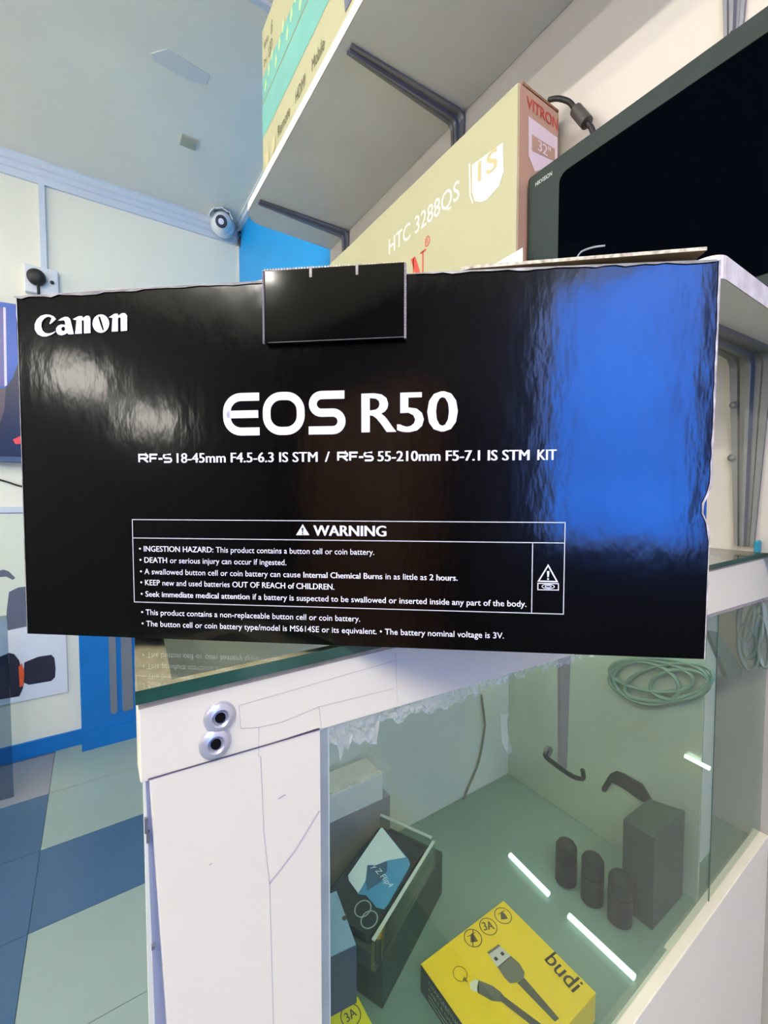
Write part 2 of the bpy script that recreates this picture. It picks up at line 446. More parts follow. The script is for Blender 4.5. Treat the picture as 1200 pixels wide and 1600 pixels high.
for a in ((.66, .72, .86, 2.24), (2.28, 2.34, .86, 2.24), (.66, 2.34, .86, .91), (.66, 2.34, 2.19, 2.24)):
    box(bm, UL, UL + .05, a[0], a[1], a[2], a[3])
struct('fill_frame', bm, M['trim'])  # unseen frame added around the fill light, no opening behind it
# brown cupboard against the back wall
cb = thing('brown_cupboard', 'brown wooden cupboard against the back wall', 'cupboard', (-2.2, VB + .2, 0))
obj('cupboard_body', B(-2.7, -1.5, VB + .002, VB + .35, 0, 1.9), M['wood'], cb)
for x in (-2.68, -2.08): obj('door', B(x, x + .56, VB + .35, VB + .368, .05, 1.85), M['wood'], cb, bevel=.004)

# ------------------------------------------------------------------ blue cupboard and posters on the far wall
x0, x1 = -.075, .155; yb = VF - .085
bc = thing('blue_cupboard', 'bright blue narrow cupboard with grey stripes standing against the far wall', 'cupboard', ((x0 + x1) / 2, VF - .045, 0))
obj('cupboard_body', B(x0, x1, yb, VF - .003, 0, 1.62), M['navy'], bc, bevel=.004)
for k, (pa, pb) in enumerate(((171, 182), (190, 207))):
    a = P(pa, 1050, 'y', yb).x; b = P(pb, 1050, 'y', yb).x; zt = 1.45; zb = P(190, 1112, 'y', yb).z
    bm = bmesh.new(); pr = rrect(a, b, zb, zt, .012); prism(bm, pr, 0, .004, Fr((0, yb, 0), (1, 0, 0), (0, 0, 1), (0, -1, 0))); obj('stripe', bm, mat('grey_stripe%d' % k, (118, 122, 130), .5), bc)
obj('plinth', B(x0, x1 + .004, yb - .006, yb - .0005, 0, .085), M['navy'], bc)


def onfar(pts, y): return [(P(a, b, 'y', y).x, P(a, b, 'y', y).z) for a, b in pts]


FW = Fr((0, 0, 0), (1, 0, 0), (0, 0, 1), (0, -1, 0))
YP = VF - .006
a = P(106, 1081, 'y', YP); tl = P(0, 803, 'y', YP)
po = thing('camera_poster', 'white poster of a black camera with a big lens, low on the far wall', 'poster', (a.x - .35, VF, a.z))
obj('sheet', B(a.x - .72, a.x, YP, VF - .0005, a.z, tl.z), M['poster'], po)
Yq = YP - .0004; Fq = Fr((0, Yq, 0), (1, 0, 0), (0, 0, 1), (0, -1, 0)); Fq2 = Fr((0, Yq - .0004, 0), (1, 0, 0), (0, 0, 1), (0, -1, 0))
bm = bmesh.new(); plate(bm, [onfar([(-40, 805), (62, 803), (62, 960), (-40, 975)], Yq)], Fq); obj('upper_print', bm, M['cream_p'], po)
bm = bmesh.new(); plate(bm, [onfar([(12, 985), (10, 958), (14, 925), (28, 918), (52, 915), (60, 975)], Yq)], Fq2); plate(bm, [onfar([(-20, 895), (6, 890), (14, 893), (24, 903), (20, 906), (10, 901), (-20, 903)], Yq)], Fq2); obj('shoulder_print', bm, M['photo2'], po)
bm = bmesh.new()
plate(bm, [onfar([(-40, 1040), (-10, 1030), (5, 1024), (14, 1020), (22, 1022), (30, 1032), (34, 1050), (36, 1075), (30, 1088), (0, 1093), (-40, 1098)], Yq)], Fq2)
plate(bm, [onfar([(38, 1035), (60, 1026), (80, 1023), (85, 1028), (87, 1045), (86, 1058), (80, 1064), (45, 1070), (36, 1066)], Yq)], Fq2)
obj('camera_print', bm, M['photo'], po)
bm = bmesh.new(); plate(bm, [onfar([(29, 1042), (34, 1036), (38, 1050), (37, 1070), (31, 1074)], Yq)], Fr((0, Yq - .0008, 0), (1, 0, 0), (0, 0, 1), (0, -1, 0))); obj('lens_ring_print', bm, M['orange'], po)

# television on the far wall, cut by the edge of the view
b0 = P(26, 722, 'y', VF - .04); t0 = P(10, 474, 'y', VF - .04); xr = P(62, 600, 'y', VF - .04).x
tv = thing('wall_television', 'black framed television showing a blue picture on the far wall', 'television', (xr - .4, VF, b0.z))
obj('case', B(xr - .80, xr, VF - .04, VF - .002, b0.z, t0.z), M['rubber'], tv, bevel=.004)
obj('bottom_frame', B(xr - .80, xr, VF - .046, VF - .0405, b0.z, b0.z + .022), mat('blue_grey_frame', (70, 84, 110), .3), tv)
Ys = VF - .0412
fr_ = lambda k: Fr((0, Ys - .0004 * k, 0), (1, 0, 0), (0, 0, 1), (0, -1, 0))
scr = lambda nm, pts, m, k: (lambda bm: (plate(bm, [onfar(pts, Ys)], fr_(k)), obj(nm, bm, m, tv)))(bmesh.new())
scr('picture', [(-60, 462), (60, 482), (60, 716), (-60, 716)], mat('black_picture', (14, 14, 20), .3), 0)
scr('blue_picture', [(-60, 462), (60, 481), (60, 560), (30, 562), (20, 590), (9, 606), (-60, 610)], mat('blue_picture', (22, 84, 180), .3), 1)
scr('violet_picture', [(-60, 470), (5, 481), (6, 540), (8, 604), (-60, 606)], mat('violet_picture', (96, 88, 150), .3), 2)
scr('white_bar', [(5, 480), (9, 481), (11, 602), (7, 604)], mat('pale_picture_bar', (225, 215, 235), .3), 3)
scr('dark_figure', [(60, 560), (34, 566), (20, 590), (10, 640), (0, 700), (60, 712)], mat('navy_picture', (8, 12, 34), .3), 2)
scr('brown_patch', [(-60, 612), (9, 606), (7, 640), (0, 662), (-60, 670)], mat('brown_picture', (90, 72, 72), .3), 2)
scr('red_mark', [(20, 687), (32, 681), (40, 684), (40, 693), (24, 694)], mat('red_picture', (235, 70, 40), .3), 4)
bm = bmesh.new(); tube(bm, spline([P(-30, 742, 'y', VF - .006), P(8, 752, 'y', VF - .006), P(35, 760, 'y', VF - .006), P(70, 762, 'y', VF - .006), P(100, 755, 'y', VF - .006)]), .0035, 8)
tag(obj('thin_cable', bm, M['rubber'], smooth=True), 'thin dark cable sagging across the far wall under the television', 'cable')
bm = B(tl.x - .6, a.x + .02, VF - .012, VF - .0005, tl.z + .005, tl.z + .030)
tag(obj('poster_rail', bm, M['trim']), 'pale grey horizontal rail along the top of the camera poster', 'rail')
# smoky pane standing near the left edge
g1 = P(18, 1150, 'y', 2.2)
tag(obj('smoked_glass_panel', B(g1.x - .5, g1.x, 2.198, 2.204, 0, P(8, 962, 'y', 2.2).z), M['smoke']), 'smoky blue glass panel standing on the tiles in front of the camera poster', 'glass panel')

# ------------------------------------------------------------------ shelves
ZU = H + .838; US = .402
bm = bmesh.new(); ve = 1.378; r = .055
prof = [(UW - .001, -1.2), (UW - .001, ve), (US + r, ve)] + arc(US + r, ve - r, r, r, 90, 180, 8)[1:] + [(US, -1.2)]
prism(bm, prof, ZU, ZU + .022)
us = thing('upper_wall_shelf', 'long grey white shelf board high on the wall carrying teal and beige boxes', 'shelf', (.55, .1, ZU))
obj('board', bm, M['shelf'], us)
bm = bmesh.new(); out = [(US, -1.2)] + arc(US + r, ve - r, r, r, 180, 90, 8) + [(UW - .001, ve)]
pa = [(x, y) for x, y in out]
for i in range(len(pa) - 1):
    (xa, ya), (xb, yb_) = pa[i], pa[i + 1]
    n = Vector((-(yb_ - ya), xb - xa, 0)).normalized() * .0012
    v = [bm.verts.new((xa + n.x, ya + n.y, z)) for z in (ZU - .0005, ZU + .0225)] + [bm.verts.new((xb + n.x, yb_ + n.y, z)) for z in (ZU + .0225, ZU - .0005)]
    bm.faces.new(v)
obj('edge_band', bm, M['edge'], us)
ZL0, ZL1 = H + .178, H + .197; UE = .432; vn = .151
ls = thing('lower_wall_shelf', 'worn white shelf board on the right wall under the black screen', 'shelf', (.56, .7, ZL0))
bm = bmesh.new(); r2 = .012
prof = [(UW - .001, vn), (UW - .001, 1.36), (UE, 1.36)] + arc(UE + r2, vn + r2, r2, r2, 180, 270, 5)
prism(bm, prof, ZL0, ZL1); obj('board', bm, M['shelf'], ls)
bm = bmesh.new(); pr = [(UW - .001, vn), ] + arc(UE + r2, vn + r2, r2, r2, 270, 180, 5) + [(UE, 1.36)]
for (xa, ya), (xb, yb_) in zip(pr, pr[1:]):
    n = Vector(((yb_ - ya), -(xb - xa), 0)).normalized() * .0008
    if n.x > 0 or n.y > 0: n = -n
    v = [bm.verts.new((xa + n.x, ya + n.y, z)) for z in (ZL0, ZL1 + .0003)] + [bm.verts.new((xb + n.x, yb_ + n.y, z)) for z in (ZL1 + .0003, ZL0)]
    bm.faces.new(v)
obj('edge_band', bm, mat('chipped_edge_band', (244, 228, 222), .5, var=.16, vscale=70), ls)


def bracket(y, zt, tip, drop, m, label):
    """pressed steel L bracket: tapered arm under the board, tapered arm down the wall, rib along both"""
    t = thing('shelf_bracket', label, 'shelf bracket', (UW, y, zt - drop), group='steel shelf brackets')
    w0, w1, th, R = .0215, .0100, .0035, .020
    n = 10; P2 = []
    for k in range(n): P2.append((tip + (UW - R - tip) * k / n, zt - th / 2))
    arm_pts = list(P2) + [(UW - R, zt - th / 2)]
    crn = arc(UW - R, zt - R, R - th / 2, R - th / 2, 90, 0, 8)
    down = [(UW - th / 2, zt - R - (drop - R) * k / n) for k in range(n + 1)]

    def ribbon(pts, ws):
        bm = bmesh.new(); L = []
        for i, (px_, pz) in enumerate(pts):
            q0 = pts[max(i - 1, 0)]; q1 = pts[min(i + 1, len(pts) - 1)]
            dx, dz = q1[0] - q0[0], q1[1] - q0[1]; l = math.hypot(dx, dz); nx, nz = dz / l, -dx / l   # inner side
            wv = ws[i]; row = []
            for yy, off in ((-1, -th / 2), (-1, th / 2 + .0018), (-.62, th / 2 + .0018), (-.5, th / 2), (-.22, th / 2), (-.12, th / 2 + .007), (.12, th / 2 + .007), (.22, th / 2), (.5, th / 2), (.62, th / 2 + .0018), (1, th / 2 + .0018), (1, -th / 2)):
                row.append(bm.verts.new((px_ + nx * off, y + yy * wv, pz + nz * off)))
            L.append(row)
        for A, C in zip(L, L[1:]):
            for k in range(len(A)): bm.faces.new((A[k], A[(k + 1) % len(A)], C[(k + 1) % len(A)], C[k]))
        bm.faces.new(L[0][::-1]); bm.faces.new(L[-1])
        return bm
    na = len(arm_pts); pts = arm_pts + crn[1:]
    # inner side of the L is below the arm and in front of the wall arm: flip offsets by walking tip -> wall -> down
    ws = [w1 + (w0 - w1) * min(1, i / (na - 1)) for i in range(len(pts))]
    obj('shelf_arm', ribbon([(x, z) for x, z in pts], ws), m, t)
    obj('wall_arm', ribbon(down, [w0 + (w1 - w0) * k / n for k in range(n + 1)]), m, t)
    for k in (.25, .75):
        bm = bmesh.new(); lathe(bm, [(.005, 0), (.005, .002), (.002, .0035)], Fr((UW - .004, y + w0 * .72, zt - R - (drop - R) * k * .6 - .01), (0, 1, 0), (0, 0, 1), (-1, 0, 0)), 10)
        obj('screw', bm, m, t)
    return t


bracket(.237, ZU, .42, .25, M['steel'], 'steel shelf bracket just over the black screen, under the upper shelf')
bracket(.748, ZU, .42, .25, M['steel'], 'steel bracket in the middle of the upper shelf above the beige television carton')
bracket(1.270, ZU, .415, .25, M['steel'], 'steel bracket under the rounded far end of the upper shelf by the blue wall')
bracket(.207, ZL0, .45, .247, M['dsteel'], 'dull grey bracket under the lower shelf, its wall arm reaching the glass counter top')

# ------------------------------------------------------------------ teal and beige cartons on the upper shelf
UB = .408; zt0 = ZU + .0232
zs = [P(412, 215, 'x', UB).z, P(412, 160, 'x', UB).z, P(411, 122, 'x', UB).z, P(409, 50, 'x', UB).z]
vE = 1.212; vN = .42
for k, (zb, zm, zt, lab) in enumerate(((zt0, zs[0], zs[1] - .002, 'teal and beige printed carton lying on the upper shelf, lower one of the pair'),
                                      (zs[1] - .0005, zs[2], zs[3], 'teal and beige printed carton on top of its twin near the ceiling'))):
    c = thing('printed_carton', lab, 'carton', ((UB + .64) / 2, (vE + vN) / 2, zb))
    dv = .0 if k == 0 else .004
    obj('carton_body', B(UB, .655, vN, vE - dv, zb, zt), M['ycard'], c, bevel=.002)
    F_ = Fr((UB - .0006, vE - dv, 0), (0, -1, 0), (0, 0, 1), (-1, 0, 0)); F2 = Fr((UB - .0012, vE - dv, 0), (0, -1, 0), (0, 0, 1), (-1, 0, 0))
    bm = bmesh.new(); L_ = vE - vN - .004
    plate(bm, [[(.002, zm), (L_, zm), (L_, zt - .002), (.002, zt - .002)] if k == 0 else [(.002, zb + .002), (L_, zb + .002), (L_, zm), (.002, zm)]], F_)
    obj('teal_band', bm, M['teal'], c)
    bm = bmesh.new()
    if k == 0:
        zc = zb + (zm - zb) * .30; hh = (zm - zb) * .26
        for tx_, xa, xb in (('Remote', .12, .20), ('HDMI', .235, .29), ('Mobile', .325, .385)):
            bm = bmesh.new(); write(bm, tx_, xa, xb, zc, hh, F2); obj('lettering', bm, M['ink'], c)
        for q in ((.075, .10, zb + .02, zb + .055), (.025, .052, zb + .012, zb + .05)):
            bm = bmesh.new(); plate(bm, [rrect(*q, .006)], F2); obj('small_icon', bm, mat('faded_olive_ink', (188, 180, 138), .6), c)
        bm = bmesh.new(); q = [(vE - P(x, y, 'x', UB).y, P(x, y, 'x', UB).z) for x, y in ((538, -6), (553, -6), (540, 20))]; plate(bm, [q], F2); obj('dark_print', bm, mat('slate_print_patch', (96, 100, 116), .5), c)
    else:
        bm.free()
        for tx_, xa, xb, za, ca in (('LED', .055, .085, zm + .012, .03), ('dB', .072, .085, zm + .055, .03), ('line', .02, .05, zm + .062, .02), ('One', .015, .04, zm + .018, .018)):
            bm = bmesh.new(); write(bm, tx_, xa, xb, za, ca, F2); obj('lettering', bm, M['ink'], c)
        bm = bmesh.new()
        for i in range(26):
            x = .02 + i * .026; y = zb + .022 + .02 * (i % 3)
            plate(bm, [[(x, y), (x + .008, y - .008), (x + .018, y + .006), (x + .012, y + .024), (x + .004, y + .016)]], F2)
        obj('leaf_motif', bm, M['tealdot'], c)

# ------------------------------------------------------------------ television carton on the lower shelf
UT, VT0, VT1 = .58, .4835, 1.27; zT = H + .657
tc_ = thing('television_carton', 'tall beige television carton with white and red print standing on the lower shelf', 'carton', ((UT + .69) / 2, (VT0 + VT1) / 2, ZL1 + .0005))
obj('carton_body', B(UT, .686, VT0, VT1, ZL1 + .0005, zT), M['ycard'], tc_, bevel=.002)
obj('end_panel', B(UT + .003, .684, VT0 - .0012, VT0 - .0001, ZL1 + .003, zT - .002), M['tcard'], tc_)
FT = Fr((UT - .0006, 0, 0), (0, -1, 0), (0, 0, 1), (-1, 0, 0)); FT2 = Fr((UT - .0011, 0, 0), (0, -1, 0), (0, 0, 1), (-1, 0, 0))
ft = lambda x, y: (-P(x, y, 'x', UT).y, P(x, y, 'x', UT).z)
a, b = ft(608, 396), ft(718, 306)
bm = bmesh.new(); write(bm, [('HTC 3288QS', .0)], a[0], b[0], (a[1] + b[1]) / 2 - .004, .034, FT); obj('model_lettering', bm, M['wprint'], tc_)
sh = [ft(x, y) for x, y in ((738, 258), (786, 223), (787, 268), (780, 291), (760, 313), (752, 316), (742, 314), (738, 300))]
bm = bmesh.new(); plate(bm, [sh], FT); obj('shield_print', bm, M['wprint'], tc_)
bm = bmesh.new()
for q in (((733, 256), (735, 255), (736, 305), (740, 317), (738, 318), (734, 306)),): plate(bm, [[ft(*p) for p in q]], FT)
obj('shield_outline', bm, M['wprint'], tc_)
a, b = ft(747, 284), ft(778, 262); bm = bmesh.new(); write(bm, [('1S', .02)], a[0], b[0], a[1] - .002, .034, FT2); obj('shield_lettering', bm, mat('beige_print', (186, 174, 128), .6), tc_)
n0, n1 = ft(640, 410)[0], ft(666, 391)[0]; capN = .085; zN = ft(662, 391)[1] - capN
bm = bmesh.new()
w_ = n1 - n0
for q in ([(n0 + .22 * w_, zN), (n0 + .28 * w_, zN), (n0 + .28 * w_, zN + capN), (n0 + .22 * w_, zN + capN)], [(n0 + .78 * w_, zN), (n0 + .85 * w_, zN), (n0 + .85 * w_, zN + capN), (n0 + .78 * w_, zN + capN)],
          [(n0 + .08 * w_, zN + capN), (n0 + .36 * w_, zN + capN), (n0 + .85 * w_, zN + .02), (n0 + .85 * w_, zN), (n0 + .74 * w_, zN)],
          [(n0 + .66 * w_, zN + capN - .004), (n0 + w_, zN + capN - .004), (n0 + w_, zN + capN), (n0 + .66 * w_, zN + capN)], [(n0 + .1 * w_, zN), (n0 + .4 * w_, zN), (n0 + .4 * w_, zN + .004), (n0 + .1 * w_, zN + .004)]):
    plate(bm, [q], FT)
write(bm, [('VITRO', .0)], n0 - .36, n0 - .012, zN, capN, FT)
rc = ft(668, 377); stroke(bm, arc(rc[0], rc[1], .0072, .0095, 0, 345, 16), .002, FT, closed=True); write(bm, 'R', rc[0] - .0035, rc[0] + .0035, rc[1] - .005, .0095, FT)
obj('brand_lettering', bm, M['red'], tc_)
bm = bmesh.new(); plate(bm, [[ft(775, 412), ft(817, 387), ft(817, 440), ft(775, 440)]], FT); obj('white_corner_print', bm, M['wprint'], tc_)
# end panel prints
FE = Fr((0, VT0 - .0018, 0), (1, 0, 0), (0, 0, 1), (0, -1, 0)); FE2 = Fr((0, VT0 - .0022, 0), (1, 0, 0), (0, 0, 1), (0, -1, 0)); FE3 = Fr((0, VT0 - .0026, 0), (1, 0, 0), (0, 0, 1), (0, -1, 0))
fe = lambda x, y: (P(x, y, 'y', VT0 - .002).x, P(x, y, 'y', VT0 - .002).z)
a, b = fe(823, 164), fe(872, 203); bm = bmesh.new(); write(bm, [('VITRON', .02)], a[0], b[0], (a[1] + b[1]) / 2 - .002, .018, FE); obj('end_lettering', bm, M['red'], tc_)
bm = bmesh.new(); plate(bm, [[fe(826, 181), fe(871, 215), fe(871, 250), fe(856, 262), fe(836, 268), fe(826, 243)]], FE); obj('end_badge', bm, M['pprint'], tc_)
bm = bmesh.new(); plate(bm, [[fe(831, 210), fe(867, 233), fe(867, 252), fe(831, 235)]], FE2); obj('size_plate', bm, M['tcard'], tc_)
a, b = fe(840, 236), fe(860, 247); bm = bmesh.new(); write(bm, [('32"', .02)], a[0], b[0], (a[1] + b[1]) / 2, .017, FE3)
obj('size_lettering', bm, M['pprint'], tc_)
# top flap edge a little raised
obj('top_flap', B(UT + .01, .684, VT0 - .0015, VT0 + .03, zT, zT + .004), mat('raw_card', (150, 105, 72), .8), tc_)

# power lead with ferrite behind the screen
uC = .672
pts = [P(858, 156, 'x', uC), P(872, 154, 'x', uC), P(890, 160, 'x', uC), P(901, 175, 'x', uC), P(915, 190, 'x', uC), P(925, 202, 'x', uC), P(928, 225, 'x', uC), P(926, 300, 'x', uC)]
pc = thing('power_lead', 'thick black lead with a ferrite lump looping between the tan carton end and the screen', 'cable', (uC, pts[3].y, pts[-1].z))
bm = bmesh.new(); tube(bm, spline(pts, 6), .0042, 10); obj('lead', bm, M['rubber'], pc, smooth=True)
a, b = P(899, 171, 'x', uC), P(918, 193, 'x', uC); bm = bmesh.new(); dd = (b - a).normalized()
tube(bm, [a, a + dd * .002, b - dd * .002, b], [.007, .0098, .0098, .007], 12); obj('ferrite_bead', bm, mat('ferrite_plastic', (62, 58, 54), .5), pc, smooth=True)

# ------------------------------------------------------------------ big screen on the lower shelf
UM = .60; vL, vR = .4775, -.13; zMb, zMt = ZL1 + .001, H + .511
mo = thing('monitor', 'large black flat screen with green grey frame standing on the lower shelf', 'monitor', (UM + .02, (vL + vR) / 2, zMb))
FM = Fr((UM, 0, 0), (0, -1, 0), (0, 0, 1), (-1, 0, 0))
bm = bmesh.new(); prism(bm, rrect(-vL, -vR, zMb, zMt, .006, 4), -.035, 0, FM); obj('frame', bm, M['bezel'], mo, bevel=.0015)
bm = bmesh.new(); plate(bm, [rrect(-vL + .058, -vR - .05, zMb + .035, zMt - .028, .014, 6)], FM, .0006); obj('screen', bm, M['screen'], mo)
fm = lambda x, y: (-P(x, y, 'x', UM).y, P(x, y, 'x', UM).z)
a, b = fm(837, 291), fm(863, 275); bm = bmesh.new(); write(bm, [('HIKVISION', .01)], a[0], b[0], (a[1] + b[1]) / 2, .0062, FM, .0008); obj('logo_lettering', bm, mat('pale_logo', (190, 205, 200), .4), mo)
bm = bmesh.new(); box(bm, UM + .005, UM + .03, .16, .22, ZL1 + .0002, zMb + .02); obj('foot', bm, M['bezel'], mo)
uK = .56; bm = bmesh.new(); tube(bm, spline([P(880, 470, 'x', uK), P(895, 420, 'x', uK), P(906, 396, 'x', uK), P(925, 387, 'x', uK), P(945, 384, 'x', uK)]), .0012, 6)
tag(obj('thin_grey_wire', bm, mat('pale_wire', (150, 160, 165), .4), smooth=True), 'thin pale wire end curling up in front of the big black screen', 'wire')

# ------------------------------------------------------------------ display counter
VC = .19; ZG = H - .0755                  # front plane, top of the glass
UC0, UC1 = .0123, .756; VBk = .485; ZF = H - .48; ZR0, ZR1 = H - .113, H - .0835
UP = .0893
dc = thing('display_counter', 'white display counter with glass top and glass front holding small boxes', 'display counter', (.35, .34, 0))
ROOT = dc
SBx = UC0 * VBk / VC * .97; bm = bmesh.new(); prism(bm, [(UC0 - .001, VC - .002), (UC1, VC - .002), (UC1, VBk), (SBx, VBk)], ZG - .0055, ZG); obj('top_glass', bm, M['top'], ROOT)
bm = bmesh.new(); box(bm, UC0 - .0012, UC1, VC - .0026, VC - .0021, ZG - .0054, ZG - .0002); obj('green_glass_edge', bm, M['gedge'], ROOT)
bm = bmesh.new(); box(bm, UC0, UC1, VC, VC + .016, ZG - .0085, ZG - .0056); prism(bm, [(UC0, VC + .016), (UC0 + .014, VC + .016), (SBx + .014, VBk), (SBx, VBk)], ZG - .0085, ZG - .0056); obj('raw_board_strip', bm, M['chip'], ROOT)
# rail, slightly deeper towards the wall
bm = bmesh.new(); dz = -.024
FRL = Fr((0, VC, 0), (1, 0, 0), (0, 0, 1), (0, 1, 0))
prism(bm, [(UC0, ZR0 - .0005), (UC1, ZR0 + dz), (UC1, ZR1), (UC0, ZR1)], 0, .014, FRL); obj('front_rail', bm, M['white'], ROOT, bevel=.0006)
fc = lambda x, y: (P(x, y, 'y', VC).x, P(x, y, 'y', VC).z)
bm = bmesh.new(); Fs = Fr((0, VC - .0003, 0), (1, 0, 0), (0, 0, 1), (0, -1, 0)); lw = .0002
a, b, c, d_ = fc(373, 1102), fc(616, 1032), fc(616, 1083), fc(376, 1138)
for pa_ in ((d_, a, b), (fc(618, 1017), fc(620, 1098)), (fc(404, 1183), fc(404, 1136), d_), (fc(404, 1136), fc(440, 1128), fc(498, 1104), fc(616, 1075)), (fc(498, 1104), fc(502, 1138))): stroke(bm, list(pa_), lw, Fs)
obj('scored_lines', bm, mat('grey_seam', (186, 176, 176), .7), ROOT)
bm = bmesh.new(); stroke(bm, [fc(231, 1217), fc(499, 1139)], .0007, Fs, .0002); obj('rail_shadow_line', bm, mat('violet_grey_shadow', (92, 84, 104), .7), ROOT)  # the rail's shadow painted as a dark line
for k, (x, y) in enumerate(((343, 1119), (336, 1160))):
    p = P(x, y, 'y', VC)
    F_ = Fr((p.x, VC - .0002, p.z), (1, 0, 0), (0, 0, 1), (0, -1, 0))
    bm = bmesh.new(); lathe(bm, [(.0066, 0), (.0066, .0008), (.0056, .0020), (.0038, .0026), (.0032, .0022), (.0026, .0012)], F_, 28)
    cp = obj('lock_barrel', bm, M['chrome'], ROOT, smooth=True)
    bm = bmesh.new(); lathe(bm, [(.0022, .0012), (.0020, .0021), (.0011, .0022)], F_, 18); o = obj('keyhole', bm, mat('keyhole_black', (14, 13, 14), .8, spec=.1), cp)
# left post and side panel
bm = bmesh.new()
q = [fc(233, 1220), fc(500, 1140), fc(508, 1600), fc(260.5, 1600)]
slopeL = (q[3][0] - q[0][0]) / (q[0][1] - q[3][1])
zb = 0; xl0 = q[0][0] + .0; xlb = .028
pp = [(q[0][0], q[0][1]), (UP, ZR0 - .001), (UP, 0), (xlb, 0), (q[3][0], q[3][1])]
prism(bm, pp, .0, .012, FRL); obj('front_post', bm, M['white'], ROOT, bevel=.0005)
bm = bmesh.new(); stroke(bm, [fc(407, 1180), fc(412, 1300), fc(421, 1380), fc(427, 1600)], .0004, Fs); stroke(bm, [fc(421, 1380), fc(460, 1330), fc(499, 1266)], .0009, Fs); stroke(bm, [fc(434, 1248), fc(446, 1241)], .0008, Fs); stroke(bm, [fc(326, 1351), fc(331, 1348)], .0006, Fs)
obj('post_seams', bm, mat('pale_seam', (196, 186, 186), .7), ROOT)
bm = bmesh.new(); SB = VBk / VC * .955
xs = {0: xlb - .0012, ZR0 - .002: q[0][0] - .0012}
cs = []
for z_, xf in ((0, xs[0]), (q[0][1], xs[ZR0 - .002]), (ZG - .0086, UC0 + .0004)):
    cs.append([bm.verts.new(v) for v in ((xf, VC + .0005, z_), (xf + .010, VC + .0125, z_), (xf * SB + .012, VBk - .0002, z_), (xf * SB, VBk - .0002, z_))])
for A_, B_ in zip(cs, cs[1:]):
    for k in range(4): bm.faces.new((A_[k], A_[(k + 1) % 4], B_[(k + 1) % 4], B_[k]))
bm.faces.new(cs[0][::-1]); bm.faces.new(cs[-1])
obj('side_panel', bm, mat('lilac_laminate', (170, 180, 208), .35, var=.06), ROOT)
for (x, y, hh) in ((229, 1290, .003), (232, 1308, .0022), (240, 1480, .0008)):
    p = fc(x, y); obj('edge_chip', B(p[0] - .0007, p[0] + .0005, VC - .0004, VC + .001, p[1] - hh, p[1] + hh), mat('chip_grey', (96, 98, 108), .7), ROOT)
# base below the glass, floor, back, end panel
ZBs = H - .482
bm = bmesh.new(); prism(bm, [(UP, 0), (UC1, 0), (UC1, H - .4677), (UP, H - .4985)], -.004, .012, FRL); obj('base_front', bm, M['white'], ROOT, bevel=.001)
obj('base_body', B(.072, UC1, VC + .0125, VBk - .0005, 0, ZF - .0152), M['white'], ROOT)
obj('case_floor', B(.048, UC1, VC + .008, VBk - .0005, ZF - .015, ZF), M['floorin'], ROOT)
obj('back_board', B(.034, UC1, VBk, VBk + .008, 0, ZG - .006), M['back'], ROOT)
UMr = .578
obj('end_panel', B(UMr, UMr + .004, VC + .014, VBk - .001, ZF + .0005, ZG - .0065), M['mirror'], ROOT)
obj('corner_post', B(.64, .675, VC + .035, VC + .07, ZF, ZG - .0065), M['cream'], ROOT)
bm = bmesh.new(); x = P(803, 1150, 'y', VBk).x; box(bm, x - .0008, x + .0008, VBk - .0008, VBk + .001, ZF, ZG - .01); obj('back_seam', bm, mat('dark_seam', (110, 112, 100), .7), ROOT)
# front glass with channel
bm = bmesh.new(); xj = P(1112, 1200, 'y', VC + .006).x
box(bm, UP + .002, xj, VC + .005, VC + .0055, ZF - .014, ZR1 - .002); box(bm, xj + .0006, UC1, VC + .005, VC + .0055, ZF - .014, ZR1 - .002); obj('front_glass', bm, M['front'], ROOT)
obj('glass_joint', B(xj - .0002, xj + .0008, VC + .0042, VC + .0049, ZF - .012, ZR0 - .02), mat('joint_line', (70, 92, 84), .5), ROOT)
bm = bmesh.new(); box(bm, UP, UP + .0042, VC + .0005, VC + .010, ZF - .015, ZR0); obj('glass_channel', bm, M['silver'], ROOT)
bm = bmesh.new(); box(bm, UP + .0043, UP + .0052, VC + .001, VC + .0048, ZF - .012, ZR0); obj('channel_lip', bm, mat('pale_lip', (190, 205, 196), .3), ROOT)


def crinkle(bm, x0, x1, z_of, y, wid, amp, nx=70, nz=6, sd=1):
    rd = random.Random(sd); G = []
    for i in range(nx + 1):
        x = x0 + (x1 - x0) * i / nx; zt, zb = z_of(x); G.append([bm.verts.new((x + rd.uniform(-1, 1) * amp * .6, y - rd.random() * amp, zt + (zb - zt) * k / nz + rd.uniform(-1, 1) * amp * .5)) for k in range(nz + 1)])
    for a, b in zip(G, G[1:]):
        for k in range(nz): bm.faces.new((a[k], a[k + 1], b[k + 1], b[k]))


